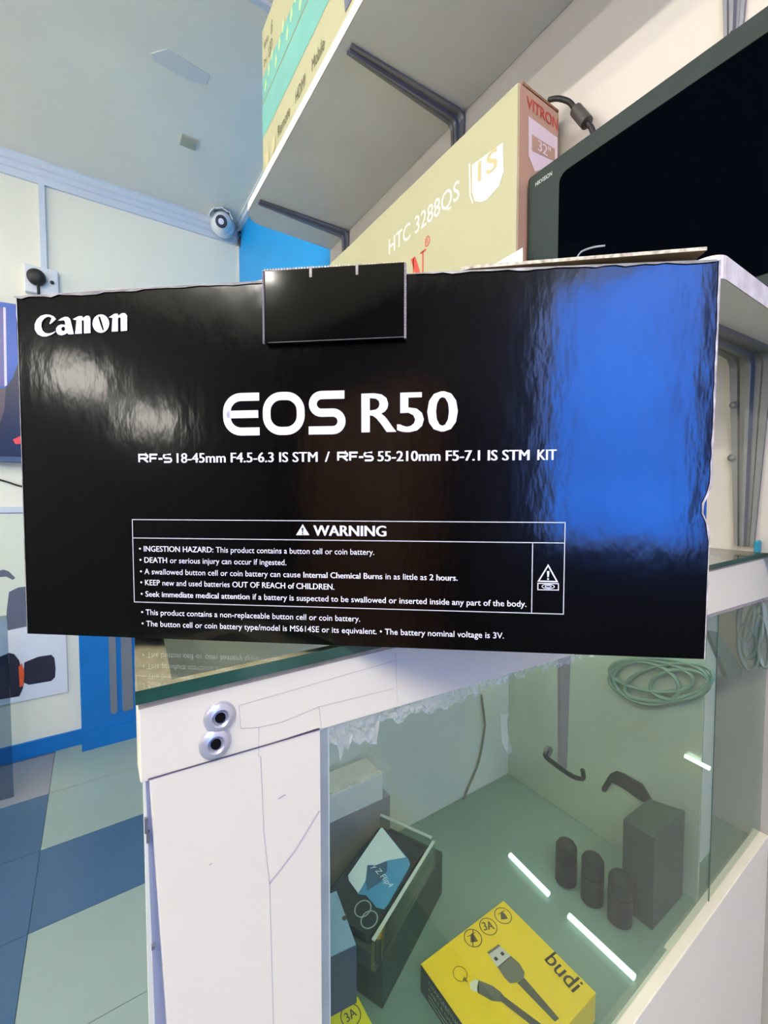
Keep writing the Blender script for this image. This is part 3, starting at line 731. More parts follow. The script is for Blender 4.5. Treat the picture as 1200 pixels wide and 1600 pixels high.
obj('fill_strip', B(.14, .56, VC + .012, VC + .022, ZG - .0145, ZG - .0065), M['silver'], ROOT)  # strip and its glow added to brighten the case, hidden by the rail
obj('fill_glow', B(.145, .555, VC + .0125, VC + .0215, ZG - .0155, ZG - .0146), mat('case_fill_glow', (255, 255, 255), .3, emit=(250, 255, 250), estr=26), ROOT)
rb = lambda x: ZR0 - .0005 + dz * (x - UC0) / (UC1 - UC0)
rd = random.Random(3); rag = [rd.uniform(.0, 1) for _ in range(80)]
bm = bmesh.new(); crinkle(bm, UP + .001, .46, lambda x: (rb(x) + .004, rb(x) - .002 - .005 * rag[int((x - UP) * 150) % 80] - (.012 if x < .125 else 0) * rag[int(x * 400) % 80] - (.004 if .2 > x else 0)), VC + .0022, .01, .0014, 170, 7)
obj('peeling_tape', bm, M['tape'], ROOT, fix=False)
bm = bmesh.new(); crinkle(bm, .46, UC1 - .002, lambda x: (rb(x) + .003, rb(x) - .004), VC + .0025, .01, .001, 30, 3, 5); obj('peeling_tape', bm, mat('pinkish_tape', (196, 180, 178), .3, alpha=.7, bump=.4, bscale=120), ROOT, fix=False)
p = P(792, 1148, 'y', VC + .0035)
tag(obj('tape_scrap', (lambda bm: (plate(bm, [[(p.x - .006, p.z + .016), (p.x + .003, p.z + .014), (p.x + .001, p.z + .002), (p.x + .007, p.z - .014), (p.x + .003, p.z - .016), (p.x - .004, p.z - .004)]], Fr((0, VC + .0044, 0), (1, 0, 0), (0, 0, 1), (0, 1, 0))), bm)[1])(bmesh.new()), M['wrap']),
    'small torn scrap of white tape stuck to the counter front glass', 'tape scrap')
# small teal object on the counter top
p = P(1196, 850, 'z', ZG + .0005)
tag(obj('teal_case', B(.686, .699, .1895, .1945, ZG + .0003, ZG + .016), M['tealobj'], bevel=.002), 'small teal plastic case on the glass top against the wall', 'case')

# ------------------------------------------------------------------ goods in the counter
ZY = H - .452                             # top of the yellow boxes
cB = P(790, 1405, 'z', ZY); cL = P(657, 1505, 'z', ZY); cF = P(928, 1555, 'z', ZY)
yx0, yx1, yy0, yy1 = (cL.x), (cB.x + cF.x) / 2, max(cF.y, VC + .0095), cB.y
yb_ = thing('cable_box', 'yellow cable box printed with a grey cable, lying fully in view on the case floor', 'cable box', ((yx0 + yx1) / 2, (yy0 + yy1) / 2, ZF))
obj('carton_body', B(yx0 + .0006, yx1, yy0, yy1, ZF + .0005, ZY - .0006), M['yellow'], yb_, bevel=.0008)
obj('dark_side', B(yx0 - .0003, yx0 + .0004, yy0, yy1, ZF + .001, ZY - .001), M['dkcard'], yb_)
obj('top_face', B(yx0, yx1, yy0, yy1, ZY - .0005, ZY), M['yellow'], yb_)
FY = Fr((0, 0, ZY + .0003), (1, 0, 0), (0, 1, 0)); FY2 = Fr((0, 0, ZY + .0006), (1, 0, 0), (0, 1, 0)); FY3 = Fr((0, 0, ZY + .0009), (1, 0, 0), (0, 1, 0))
fy = lambda x, y: (P(x, y, 'z', ZY).x, P(x, y, 'z', ZY).y)


def ring(bm, c, r, w_, fr): stroke(bm, arc(c[0], c[1], r, r, 0, 346, 26), w_, fr, closed=True)


for k, (x, y) in enumerate(((786, 1431), (763, 1448), (739, 1466))):
    bm = bmesh.new(); c = fy(x, y); ring(bm, c, .0088, .0009, FY); Fc_ = Fr((c[0], c[1], ZY + .0003), (.9, -.43, 0), (.43, .9, 0))
    if k == 1: write(bm, [('3A', .03)], -.0058, .0058, -.0035, .0085, Fc_)
    else:
        plate(bm, [[(-.004, -.004), (.004, -.004), (.0025, .002), (.0005, .005), (-.002, .002)]], Fc_); stroke(bm, [(-.005, .002), (.004, .005)], .0008, Fc_)
    if k == 2: stroke(bm, [(c[0] - .0062, c[1] - .006), (c[0] + .0062, c[1] + .006)], .0009, FY)
    obj('icon_print', bm, M['ink'], yb_)
c = fy(719, 1522); bm = bmesh.new(); ring(bm, c, .0065, .0008, FY); c2 = fy(726, 1531); plate(bm, [[(c2[0] - .002, c2[1] + .001), (c2[0] + .002, c2[1] + .002), (c2[0] + .001, c2[1] - .004)]], FY)
obj('drop_icon', bm, mat('olive_ink', (150, 130, 20), .6), yb_)
# brand word: runs from (850,1490) down to (905,1545)
A_, B_ = Vector(fy(850, 1500)), Vector(fy(893, 1549)); ex = (B_ - A_); Lw = ex.length; ex.normalize(); eyv = Vector((-ex.y, ex.x))
bm = bmesh.new(); write(bm, [('budi', .012)], 0, Lw * 1.06, 0, .0155, Fr((A_.x, A_.y, ZY + .0003), (ex.x, ex.y, 0), (eyv.x, eyv.y, 0))); obj('brand_lettering', bm, M['dink'], yb_)
# printed USB plug
usb = lambda pts, fr, nm, m: (lambda bm: (plate(bm, [[fy(*p) for p in pts]], fr), obj(nm, bm, m, yb_)))(bmesh.new())
usb([(762, 1489), (780, 1477), (799, 1495), (777, 1512)], FY, 'metal_plug_print', mat('silver_print', (205, 200, 190), .4))
usb([(761, 1489), (779, 1476), (782, 1479), (764, 1492)], FY2, 'plug_rim_print', mat('brown_grey_print', (120, 104, 84), .5))
for p in ((775, 1499), (785, 1491)):
    bm = bmesh.new(); c = fy(*p); plate(bm, [rrect(c[0] - .0016, c[0] + .0016, c[1] - .0016, c[1] + .0016, .0004, 2)], FY2); obj('plug_hole_print', bm, M['dink'], yb_)
usb([(777, 1511), (798, 1494), (812, 1506), (820, 1520), (818, 1529), (806, 1536), (797, 1537), (788, 1528)], FY, 'plug_shell_print', mat('grey_print', (112, 110, 92), .5))
usb([(808, 1536), (819, 1528), (874, 1592), (867, 1597)], FY, 'cord_print', mat('dark_grey_print', (82, 80, 66), .5))
usb([(734, 1537), (740, 1531), (748, 1532), (748, 1550), (741, 1550), (735, 1546)], FY, 'tip_print', mat('white_tip_print', (226, 222, 190), .5))
usb([(748, 1532), (770, 1541), (783, 1551), (786, 1560), (782, 1566), (768, 1564), (747, 1552), (745, 1545)], FY, 'tip_shell_print', mat('grey_print_b', (98, 98, 84), .5))
usb([(783, 1552), (788, 1558), (812, 1576), (850, 1604), (842, 1612), (806, 1584), (782, 1565)], FY2, 'tip_cord_print', mat('dark_grey_print_b', (74, 72, 62), .5))
FD = Fr((yx0 - .0007, yy1, 0), (0, -1, 0), (0, 0, 1), (-1, 0, 0)); bm = bmesh.new(); hh = ZY - ZF
write(bm, 'CHARGE&SYNC CABLE', .012, .072, ZF + hh * .70, .0042, FD); write(bm, 'CABLE & CHARGEUR ICI', .012, .070, ZF + hh * .46, .0036, FD)
for k in range(2): stroke(bm, [(.012, ZF + hh * (.32 - .14 * k)), (.05 + .01 * k, ZF + hh * (.32 - .14 * k))], .0012, FD)
obj('side_lettering', bm, mat('pale_side_print', (176, 184, 172), .5), yb_)
# second yellow box
cB2 = P(559, 1556, 'z', ZY)
lb = thing('cable_box', 'lemon yellow cable box close to the white post, only its corner clear of the post', 'cable box', (cB2.x - .045, cB2.y - .05, ZF))
obj('carton_body', B(cB2.x - .068, cB2.x, VC + .014, cB2.y, ZF + .0005, ZY), M['lemon'], lb, bevel=.0008)
bm = bmesh.new(); c = fy(548, 1587); ring(bm, c, .0085, .0009, FY); write(bm, [('3A', .02)], c[0] - .005, c[0] + .005, c[1] - .003, .007, FY); obj('icon_print', bm, M['ink'], lb)

# grey carton and wrapped white box in the rear corner
zS = P(600, 1249, 'y', .441).z
tag(obj('grey_carton', B(.10, .305, .443, .4835, ZF + .0005, zS), M['grey'], bevel=.001), 'plain warm grey carton in the rear corner of the case under the wrapped white box', 'carton')
wb = thing('white_box', 'white box in crumpled clear wrap on the grey carton', 'box', (.20, .46, zS + .0005))
e1 = P(603, 1243, 'y', .441); zW = P(588, 1213, 'y', .441).z
obj('carton_body', B(.13, e1.x - .004, .441, .482, zS + .0006, zW), mat('white_card', (246, 240, 230), .5), wb, bevel=.002)
bm = bmesh.new(); crinkle(bm, .125, e1.x + .004, lambda x: (zW + .005, zS + .004), .4395, .01, .003, 30, 6, 9)
G = []
rdw = random.Random(4)
for i in range(25):
    G.append([bm.verts.new((.125 + (e1.x + .004 - .125) * i / 24, .4385 + .042 * k / 6, zW + .003 + rdw.random() * .006)) for k in range(7)])
for a, b in zip(G, G[1:]):
    for k in range(6): bm.faces.new((a[k], a[k + 1], b[k + 1], b[k]))
obj('plastic_wrap', bm, M['wrap'], wb, fix=False)

# acrylic tray with a folding phone
ZP = H - .400; ZPB = H - .428
pc_ = {k: P(x, y, 'z', ZP) for k, (x, y) in dict(t=(594, 1285), r=(652, 1350), b=(575, 1462), l=(520, 1385)).items()}
cen = (pc_['t'] + pc_['r'] + pc_['b'] + pc_['l']) / 4
lx = ((pc_['t'] - pc_['l']) + (pc_['r'] - pc_['b'])); ang = math.atan2(lx.y, lx.x); lx = Vector((math.cos(ang), math.sin(ang), 0)); ly = Vector((-lx.y, lx.x, 0))
hl = max(abs((p - cen).dot(lx)) for p in pc_.values()) * .93; hw = max(abs((p - cen).dot(ly)) for p in pc_.values()) * .93
Ff = Fr((cen.x, cen.y, 0), lx, ly)
ft_ = thing('acrylic_tray', 'clear acrylic tray holding a folding phone, beside the white post', 'display tray', (cen.x, cen.y, ZPB))
bm = bmesh.new(); box(bm, -hl - .004, hl + .006, -hw - .004, hw + .004, ZPB + .0005, ZP - .0105, Ff); obj('tray_base', bm, M['dgreen'], ft_, bevel=.001)
bm = bmesh.new(); box(bm, hl + .0062, hl + .009, -hw - .004, hw + .004, ZPB + .001, ZP + .006, Ff); obj('tray_wall', bm, M['acry'], ft_)
bm = bmesh.new(); box(bm, -hl - .004, hl + .009, -hw - .0075, -hw - .0045, ZPB + .001, ZP + .002, Ff); obj('tray_wall', bm, M['acry'], ft_)
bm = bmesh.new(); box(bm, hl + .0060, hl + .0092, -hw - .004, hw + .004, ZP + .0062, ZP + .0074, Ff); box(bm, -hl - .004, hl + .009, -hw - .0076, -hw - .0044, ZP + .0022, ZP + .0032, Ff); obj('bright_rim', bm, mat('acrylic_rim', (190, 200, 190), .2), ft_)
ph = thing('folding_phone', 'dark folding phone with blue cover picture and two ringed lenses on the acrylic tray', 'phone', (cen.x, cen.y, ZP - .01))
bm = bmesh.new(); prism(bm, rrect(-hl, hl, -hw, hw, .006, 5), ZP - .0103, ZP - .0005, Ff); obj('body', bm, M['phone'], ph, bevel=.001)
lf = lambda x, y: ((P(x, y, 'z', ZP) - cen).dot(lx), (P(x, y, 'z', ZP) - cen).dot(ly))
fp = lambda nm, pts, m, k: (lambda bm: (plate(bm, [[lf(*p) for p in pts]], Ff, ZP + .0003 * k), obj(nm, bm, m, ph)))(bmesh.new())
fp('cover_picture', [(595, 1294), (598, 1294), (638, 1342), (641, 1350), (638, 1358), (607, 1412), (600, 1421), (588, 1418), (580, 1408), (572, 1399), (560, 1397), (545, 1376), (544, 1368)], M['imgb'], 0)
fp('pale_facet', [(595, 1294), (598, 1294), (634, 1340), (605, 1345), (588, 1352), (574, 1352), (572, 1375), (560, 1396), (545, 1376), (544, 1368)], M['imgw'], 1)
fp('slate_facet', [(574, 1352), (588, 1352), (605, 1346), (605, 1360), (596, 1378), (574, 1392), (571, 1375)], M['imgd'], 1)
A_, B_ = Vector(lf(584, 1353)), Vector(lf(612, 1386)); ex = B_ - A_; L2 = ex.length; ex.normalize(); ey = Vector((-ex.y, ex.x))
bm = bmesh.new(); F2_ = Fr(Ff(A_.x, A_.y, ZP + .0007), lx * ex.x + ly * ex.y, lx * ey.x + ly * ey.y); write(bm, [('y Z Flip4', .0)], 0, L2, -.003, .0062, F2_); obj('cover_lettering', bm, mat('pale_cover_print', (215, 228, 232), .4), ph)
for p in ((567, 1421), (577, 1438)):
    bm = bmesh.new(); c = lf(*p); stroke(bm, arc(c[0], c[1], .0088, .0072, 0, 346, 24), .0011, Ff, ZP + .0009, closed=True); obj('lens_ring', bm, mat('pale_ring', (150, 166, 164), .3), ph)
# pale blue phone carton
ZB2 = H - .398
q = [P(x, y, 'z', ZB2) for x, y in ((526, 1391), (557, 1476), (470, 1518), (440, 1430))]
F0 = Fr()
pbx = thing('blue_phone_box', 'pale blue topped phone box with dark sides squeezed against the white post', 'box', (sum(p.x for p in q) / 4, sum(p.y for p in q) / 4, ZF))
bm = bmesh.new(); prism(bm, [(p.x, p.y) for p in q], ZF + .0005, ZB2 - .0006); obj('carton_body', bm, mat('slate_card', (60, 74, 104), .4), pbx)
c = sum(q, Vector()) / 4; bm = bmesh.new(); prism(bm, [((p.x - c.x) * .985 + c.x, (p.y - c.y) * .985 + c.y) for p in q], ZB2 - .0005, ZB2); obj('lid', bm, M['skyb'], pbx)
p = P(538, 1435, 'z', ZB2); bm = bmesh.new(); lathe(bm, [(.0022, ZB2 + .0001), (.0022, ZB2 + .0004)], Fr((p.x, p.y, 0)), 12); obj('hole_dot', bm, M['hole'], pbx)

# dark cartons, and finger-like glass reflections built as dark solids
bm = bmesh.new(); box(bm, -hl + .012, hl + .034, -hw - .006, hw + .006, ZF + .0005, ZPB, Ff)
tag(obj('dark_green_carton', bm, M['dgreen'], bevel=.001), 'dark green carton under the acrylic tray, behind the yellow cable box', 'carton')
bm = bmesh.new(); Fd = Fr((.497, .216, 0)); prism(bm, [(0, 0), (.074, 0), (.060, .034), (0, .034)], ZF + .0005, ZF + .106, Fd)
tag(obj('tall_dark_carton', bm, M['dgreen'], bevel=.001), 'dark green carton standing against the end panel beside the row of dark finger-like shapes', 'carton')
for k, (px_, py_, hgt, lab) in enumerate(((884, 1378, .052, 'dark finger-like reflection built as a solid, the one deepest in the display counter'), (925, 1408, .056, 'dark finger-like reflection built as a solid, in the middle of the row of three'), (968, 1440, .056, 'dark finger-like reflection built as a solid, pressed to the tall dark carton'))):
    p = P(px_, py_, 'z', ZF)
    t = thing('finger_reflection', lab, 'reflection', (p.x, p.y, ZF + .0005), group='dark finger-like reflections')
    bm = bmesh.new(); lathe(bm, [(.010, ZF + .0006), (.0125, ZF + .003), (.0125, ZF + hgt * .6)], Fr((p.x, p.y, 0)), 24); obj('body', bm, M['dark'], t, smooth=True)
    bm = bmesh.new(); lathe(bm, [(.0122, ZF + hgt * .6 + .0006), (.0122, ZF + hgt - .006), (.0095, ZF + hgt - .0015), (.004, ZF + hgt)], Fr((p.x, p.y, 0)), 24); obj('lid', bm, M['dark'], t, smooth=True)
# tube light reflections in the case, built as glowing white rods
for (a, b, lab) in (((797, 1336), (857, 1397), 'short bright white reflection streak built as a rod on the case floor just behind the yellow cable box'), ((889, 1431), (1000, 1535), 'long bright white reflection streak built as a rod on the case floor running to the front glass')):
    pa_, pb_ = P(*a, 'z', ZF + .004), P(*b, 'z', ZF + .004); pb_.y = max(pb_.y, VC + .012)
    bm = bmesh.new(); tube(bm, [pa_, pb_], .0033, 12); tag(obj('reflection_streak', bm, M['glow'], smooth=True), lab, 'reflection streak')
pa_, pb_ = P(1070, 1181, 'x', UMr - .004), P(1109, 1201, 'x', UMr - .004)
bm = bmesh.new(); tube(bm, [pa_, pb_], .0024, 12); tag(obj('reflection_streak', bm, M['glow'], smooth=True), 'small bright white reflection streak built as a rod high on the end panel', 'reflection streak')
# stand, hook and coil shapes: glass reflections built as solids
yh = .30
a, b = P(880, 1030, 'y', yh), P(884, 1196, 'y', yh)
hp = thing('stand_reflection', 'grey stand-like reflection built as a hanging bar with an upturned foot inside the case under the black carton', 'stand reflection', (b.x, yh, b.z))
bm = bmesh.new(); prism(bm, [(P(873, 1060, 'y', yh).x, ZG - .0065), (P(893, 1060, 'y', yh).x, ZG - .0065), (P(886, 1200, 'y', yh).x, b.z - .004), (P(876, 1200, 'y', yh).x, b.z - .004)], 0, .004, Fr((0, yh, 0), (1, 0, 0), (0, 0, 1), (0, 1, 0))); obj('reflection_bar', bm, mat('mauve_grey', (126, 118, 122), .5), hp)
bm = bmesh.new(); tube(bm, spline([P(855, 1172, 'y', yh), P(853, 1182, 'y', yh), P(870, 1196, 'y', yh), P(895, 1213, 'y', yh), P(911, 1216, 'y', yh), P(910, 1203, 'y', yh)]), .0028, 8); obj('reflection_foot', bm, M['dark'], hp, smooth=True)
bm = bmesh.new(); lathe(bm, [(.006, -.002), (.006, .002)], Fr(P(856, 1174, 'y', yh), (1, 0, 0), (0, 0, 1), (0, -1, 0)), 14); obj('reflection_button', bm, mat('reflection_grey', (92, 92, 92), .5), hp)
bm = bmesh.new(); us_ = UMr - .001
pts = [(943, 1235), (942, 1229), (955, 1208), (964, 1204), (975, 1208), (1000, 1222), (1005, 1225), (1020, 1250), (1027, 1280), (1021, 1280), (1010, 1253), (998, 1246), (975, 1230), (957, 1221), (948, 1236)]
prism(bm, [(P(x, y, 'x', us_).y, P(x, y, 'x', us_).z) for x, y in pts], 0, -.004, Fr((us_, 0, 0), (0, 1, 0), (0, 0, 1), (1, 0, 0)))
tag(obj('hook_reflection', bm, M['dark'], bevel=.0006), 'dark bent hook reflection built as a plate on the end panel', 'hook reflection')
bm = bmesh.new()
def ell(cx, cy, rx, ry, tilt, ax, val, n=28):
    t0 = math.radians(tilt)
    return [P(cx + rx * math.cos(t) * math.cos(t0) - ry * math.sin(t) * math.sin(t0), cy + rx * math.cos(t) * math.sin(t0) + ry * math.sin(t) * math.cos(t0), ax, val) for t in [2 * math.pi * k / n for k in range(n)]]
uc = UMr - .005
for e in ((1030, 1063, 78, 34, 2), (1018, 1056, 66, 24, 8), (1045, 1066, 70, 28, -10), (1010, 1068, 52, 32, 14), (1062, 1070, 46, 24, -4)):
    tube(bm, ell(*e, 'x', uc), .0026, 8, closed=True)
tag(obj('coil_reflection', bm, M['cable'], smooth=True), 'pale green looping reflection built as tubes on the end panel just under the rail', 'cable')
bm = bmesh.new(); uw = .735
for e in ((1166, 965, 12, 36, 6), (1170, 1012, 15, 36, -8), (1178, 985, 13, 44, 12), (1192, 1002, 10, 40, -6)): tube(bm, ell(*e, 'x', uw), .0034, 8, closed=True)
tag(obj('coil_reflection', bm, M['gloop'], smooth=True), 'twisted grey looping reflection built as tubes beyond the end panel near the wall', 'cable')
bm = bmesh.new(); yk = VC + .03; A_ = [P(x, y, 'y', yk) for x, y in ((1106, 985), (1122, 988), (1160, 1045), (1158, 1062), (1138, 1060))]
prism(bm, [(p.x, p.z) for p in A_], 0, .006, Fr((0, yk, 0), (1, 0, 0), (0, 0, 1), (0, 1, 0)))
tag(obj('slanted_bar', bm, mat('grey_green_bar', (112, 126, 116), .5)), 'short slanted grey green bar behind the glass joint under the rail', 'bar')
# earphone cord on the back board
ye = VBk - .004; bm = bmesh.new(); tube(bm, spline([P(752, 1085, 'y', ye), P(757, 1125, 'y', ye), P(757, 1140, 'y', ye), P(748, 1190, 'y', ye), P(728, 1240, 'y', ye), P(714, 1285, 'y', ye)]), .0016, 8)
tag(obj('hanging_cable', bm, mat('grey_cord', (128, 124, 112), .5), smooth=True), 'thin grey cable hanging down the back board of the case', 'cable')

# ------------------------------------------------------------------ the camera carton on the counter
BL = P(42, 990, 'z', ZG + .0004); BR = P(1100, 1030, 'z', ZG + .0004)
dv = BR - BL; Wd = dv.length; th = math.atan2(dv.y, dv.x); ex = dv.normalized(); ez = Vector((0, 0, 1)); ey = Vector((-ex.y, ex.x, 0))
cc = thing('camera_carton', 'large glossy black camera carton with white lettering and a blue sheen, on the counter corner', 'carton', BL, th)
FB = Fr(BL, ex, ey, ez)                   # x along the face, y into depth, z up


def face(px, py):
    d = ray(px, py); o = Vector((0, 0, H)); k = (BL - o).dot(ey) / d.dot(ey); p = o + d * k - BL
    return (p.dot(ex), p.z)


D = .125; tH = .003
tL, tR = face(28, 464)[1], face(1120, 407)[1]
tt = lambda s_: tL + (tR - tL) * s_ / Wd + .0012 * math.sin(math.pi * min(1, max(0, s_ / Wd)))
# body: front panel as a fine sheet with a dented right edge, other walls as boards
bm = bmesh.new(); NX, NZ = 60, 30; G = []
for i in range(NX + 1):
    col = []
    for k in range(NZ + 1):
        s_ = Wd * i / NX; z_ = tt(s_) * k / NZ
        if i == NX: s_ -= .0035 * math.exp(-((z_ - .068) / .006) ** 2) - .0012 * k / NZ
        if i == 0: s_ += .0008 * k / NZ
        yy = -.0003 * math.sin(math.pi * i / NX) * math.sin(math.pi * k / NZ)
        col.append(bm.verts.new(FB(s_, yy, z_)))
    G.append(col)
for a, b in zip(G, G[1:]):
    for k in range(NZ): bm.faces.new((a[k], b[k], b[k + 1], a[k + 1]))
fp_ = obj('front_panel', bm, M['black'], cc, smooth=True)
bm = bmesh.new()
box(bm, .0, tH, .0006, D, 0, tL - .0012, FB); box(bm, Wd - tH - .0006, Wd - .0006, .0006, D, 0, tR - .0012, FB); box(bm, tH, Wd - tH - .0006, D - tH, D, 0, tL, FB); box(bm, tH, Wd - tH - .0006, .0006, D - tH, 0, tH, FB); box(bm, tH, Wd - tH - .0006, .0006, .0030, tH, tL - .0025, FB)
obj('carton_body', bm, M['black'], cc)
# worn edges
n = 40
for (sA, wA, yA) in ((Wd, .0009, -.0004), (.0006, .0005, -.0003)):
    bm = bmesh.new(); L = []
    for k in range(n + 1):
        z_ = tt(sA) * k / n; off = -.0035 * math.exp(-((z_ - .068) / .006) ** 2) + .0012 * k / n if sA > .1 else .0008 * k / n
        ww = wA * (.45 + .55 * random.random()) * (1 if z_ > .055 or sA < .1 else .35)
        if sA < .1: ww *= (1.6 if z_ > .165 else .35)
        L.append((bm.verts.new(FB(sA + off - ww, yA, z_)), bm.verts.new(FB(sA + off + .0002, yA - .0001, z_))))
    for a, b in zip(L, L[1:]): bm.faces.new((a[0], a[1], b[1], b[0]))
    obj('worn_edge', bm, M['worn'], cc, fix=False)
bm = bmesh.new(); L = []
for k in range(81):
    s_ = Wd * k / 80
    if .1355 < s_ < .2025: z_ = .1802
    else: z_ = tt(s_)
    L.append((bm.verts.new(FB(s_, -.0006, z_ - .0003 - .0009 * random.random() * (1.0 if s_ > .06 else 1.6))), bm.verts.new(FB(s_, -.0004, z_ + .0003)), bm.verts.new(FB(s_, .0026, z_ + .0002))))
for i, (a, b) in enumerate(zip(L, L[1:])):
    if .134 < Wd * i / 80 < .203: continue
    bm.faces.new((a[0], a[1], b[1], b[0])); bm.faces.new((a[1], a[2], b[2], b[1]))
obj('top_edge', bm, mat('grey_worn_edge', (120, 116, 118), .4, var=.5, vscale=120), cc, fix=False)
# lid: closed at the back, front edge sprung up
def zl(s_):
    ks = [(.006, tL + .0008), (.06, tt(.06) + .0012), (.125, tt(.125) + .0002), (.14, .1803), (.195, .1806), (.204, tt(.2) + .0004), (.226, tt(.226) + .0002), (.230, face(728, 415)[1] - .0013), (.333, face(1097, 385)[1] - .0015)]
    for (a, za), (b, zb__) in zip(ks, ks[1:]):
        if s_ <= b: return za + (zb__ - za) * max(0, (s_ - a)) / (b - a)
    return ks[-1][1]


def lidsheet(s0, s1, y0, y1, n, skew=0):
    bm = bmesh.new(); A = []; th_ = .0015
    for i in range(n + 1):
        s_ = s0 + (s1 - s0) * i / n; row = []
        for k in range(9):
            y_ = y0 + (y1 - y0) * k / 8; f = (1 - k / 8) ** 1.5; sk = s_ - skew * (1 - f) * max(0, (s_ - s0) / (s1 - s0)) ** 6
            z_ = (tL + .001) * (1 - f) + zl(s_) * f
            row.append((FB(sk, y_, z_), FB(sk, y_, z_ + th_)))
        A.append(row)
    T_ = [[bm.verts.new(p[1]) for p in r] for r in A]; U_ = [[bm.verts.new(p[0]) for p in r] for r in A]
    for i in range(n):
        for k in range(8):
            bm.faces.new((T_[i][k], T_[i + 1][k], T_[i + 1][k + 1], T_[i][k + 1])).material_index = 0
            bm.faces.new((U_[i][k + 1], U_[i + 1][k + 1], U_[i + 1][k], U_[i][k])).material_index = 1
        bm.faces.new((U_[i][0], U_[i + 1][0], T_[i + 1][0], T_[i][0])).material_index = 2
        bm.faces.new((T_[i][8], T_[i + 1][8], U_[i + 1][8], U_[i][8])).material_index = 2
    for i in (0, n):
        for k in range(8): bm.faces.new((T_[i][k], T_[i][k + 1], U_[i][k + 1], U_[i][k])).material_index = 2
    return bm


obj('lid', lidsheet(.0060, .226, .0035, D - .001, 40), [M['black'], M['brown'], mat('pale_card_edge', (196, 182, 170), .8, var=.25, vscale=200)], cc)
obj('lid_corner', lidsheet(.2275, .3335, .0004, D - .001, 24, .006), [M['black'], M['brown'], M['flute']], cc)
# tuck tab folded over the front
t0_, t1_ = face(421, 540), face(637, 415)
s0, s1 = .1349, .2019; zb_, zt_ = .1464, .1807
bm = bmesh.new(); prism(bm, [(s0, zb_), (s1, zb_ + .0002), (s1 + .0001, zt_ + .0002), (s0 + .0003, zt_ - .0004)], .0014, .0040, Fr(BL, ex, ez, -ey)); obj('tuck_tab', bm, M['tab'], cc, bevel=.0004)
Ft = Fr(BL, ex, ez, -ey)
for sE, sgn in ((s0, 1), (s1, -1)):
    N = 46; bm = bmesh.new()
    for k in range(N):
        za = zb_ + (zt_ - zb_) * k / N; zb3 = za + (zt_ - zb_) / N * (.5 if sgn > 0 else .7)
        box(bm, sE - (.0007 if sgn > 0 else .0002), sE + (.0002 if sgn > 0 else .0008), za, zb3, .0028, .0043, Ft)
    obj('corrugated_edge', bm, mat('pale_flutes', (150, 142, 148), .6), cc)
bm = bmesh.new(); N = 48
for k in range(N): box(bm, s0 + (s1 - s0) * k / N, s0 + (s1 - s0) * (k + .55) / N, zt_ - .0004, zt_ + .0006, .0012, .0036, Ft)
obj('corrugated_edge', bm, M['flute'], cc)
for px_ in (489, 560):
    bm = bmesh.new(); s_ = face(px_, 426)[0]; box(bm, s_ - .0006, s_ + .0006, zt_ - .0046, zt_ + .0004, .0036, .0043, Ft); obj('tab_slit', bm, mat('slit_card', (170, 158, 150), .8, var=.3, vscale=300), cc)
bm = bmesh.new(); stroke(bm, [(s0 + .002, zb_ + .0003), (s1, zb_ + .0006)], .0003, Ft, .0042); obj('tab_bottom_edge', bm, mat('tab_edge_grey', (96, 88, 96), .6), cc)

# ---- lettering on the front
FP = Fr(BL - ey * .0006, ex, ez, -ey); Z_ = 0
fz = lambda pts: [face(*p) for p in pts]
lg = lambda pts: [face(40 + x / 6.667, 470 + y / 6.667) for x, y in pts]
bm = bmesh.new()
plate(bm, [lg([(328, 195), (300, 165), (262, 150), (220, 147), (170, 160), (128, 198), (104, 250), (106, 305), (135, 352), (180, 375), (228, 376), (275, 360), (315, 335), (322, 318), (300, 332), (255, 345), (215, 340), (187, 313), (174, 270), (180, 225), (202, 192), (235, 172), (262, 173), (282, 185), (258, 245), (270, 247), (300, 222)])], FP)
plate(bm, [lg([(348, 210), (385, 185), (420, 171), (452, 174), (474, 195), (485, 235), (500, 300), (512, 352), (455, 354), (445, 340), (418, 356), (385, 365), (350, 356), (328, 330), (327, 292), (350, 262), (385, 250), (424, 256), (418, 216), (400, 206), (380, 212)]), lg([(392, 277), (414, 274), (424, 300), (412, 320), (390, 316), (380, 296)])], FP)
plate(bm, [lg([(500, 196), (560, 165), (600, 164), (606, 184), (640, 161), (670, 161), (685, 188), (686, 340), (618, 345), (616, 215), (606, 204), (594, 215), (597, 346), (525, 349), (540, 207), (522, 204)])], FP)
plate(bm, [lg(arc(793, 242, 87, 96, 0, 345, 24)), lg([(772, 166), (785, 172), (802, 220), (820, 285), (826, 314), (812, 310), (795, 270), (778, 215), (768, 180)])], FP)
plate(bm, [lg([(875, 177), (935, 139), (968, 139), (974, 160), (1010, 134), (1045, 133), (1066, 160), (1066, 315), (1000, 322), (998, 186), (985, 174), (971, 190), (972, 323), (905, 326), (913, 182), (892, 180)])], FP)
obj('brand_lettering', bm, M['print_'], cc)
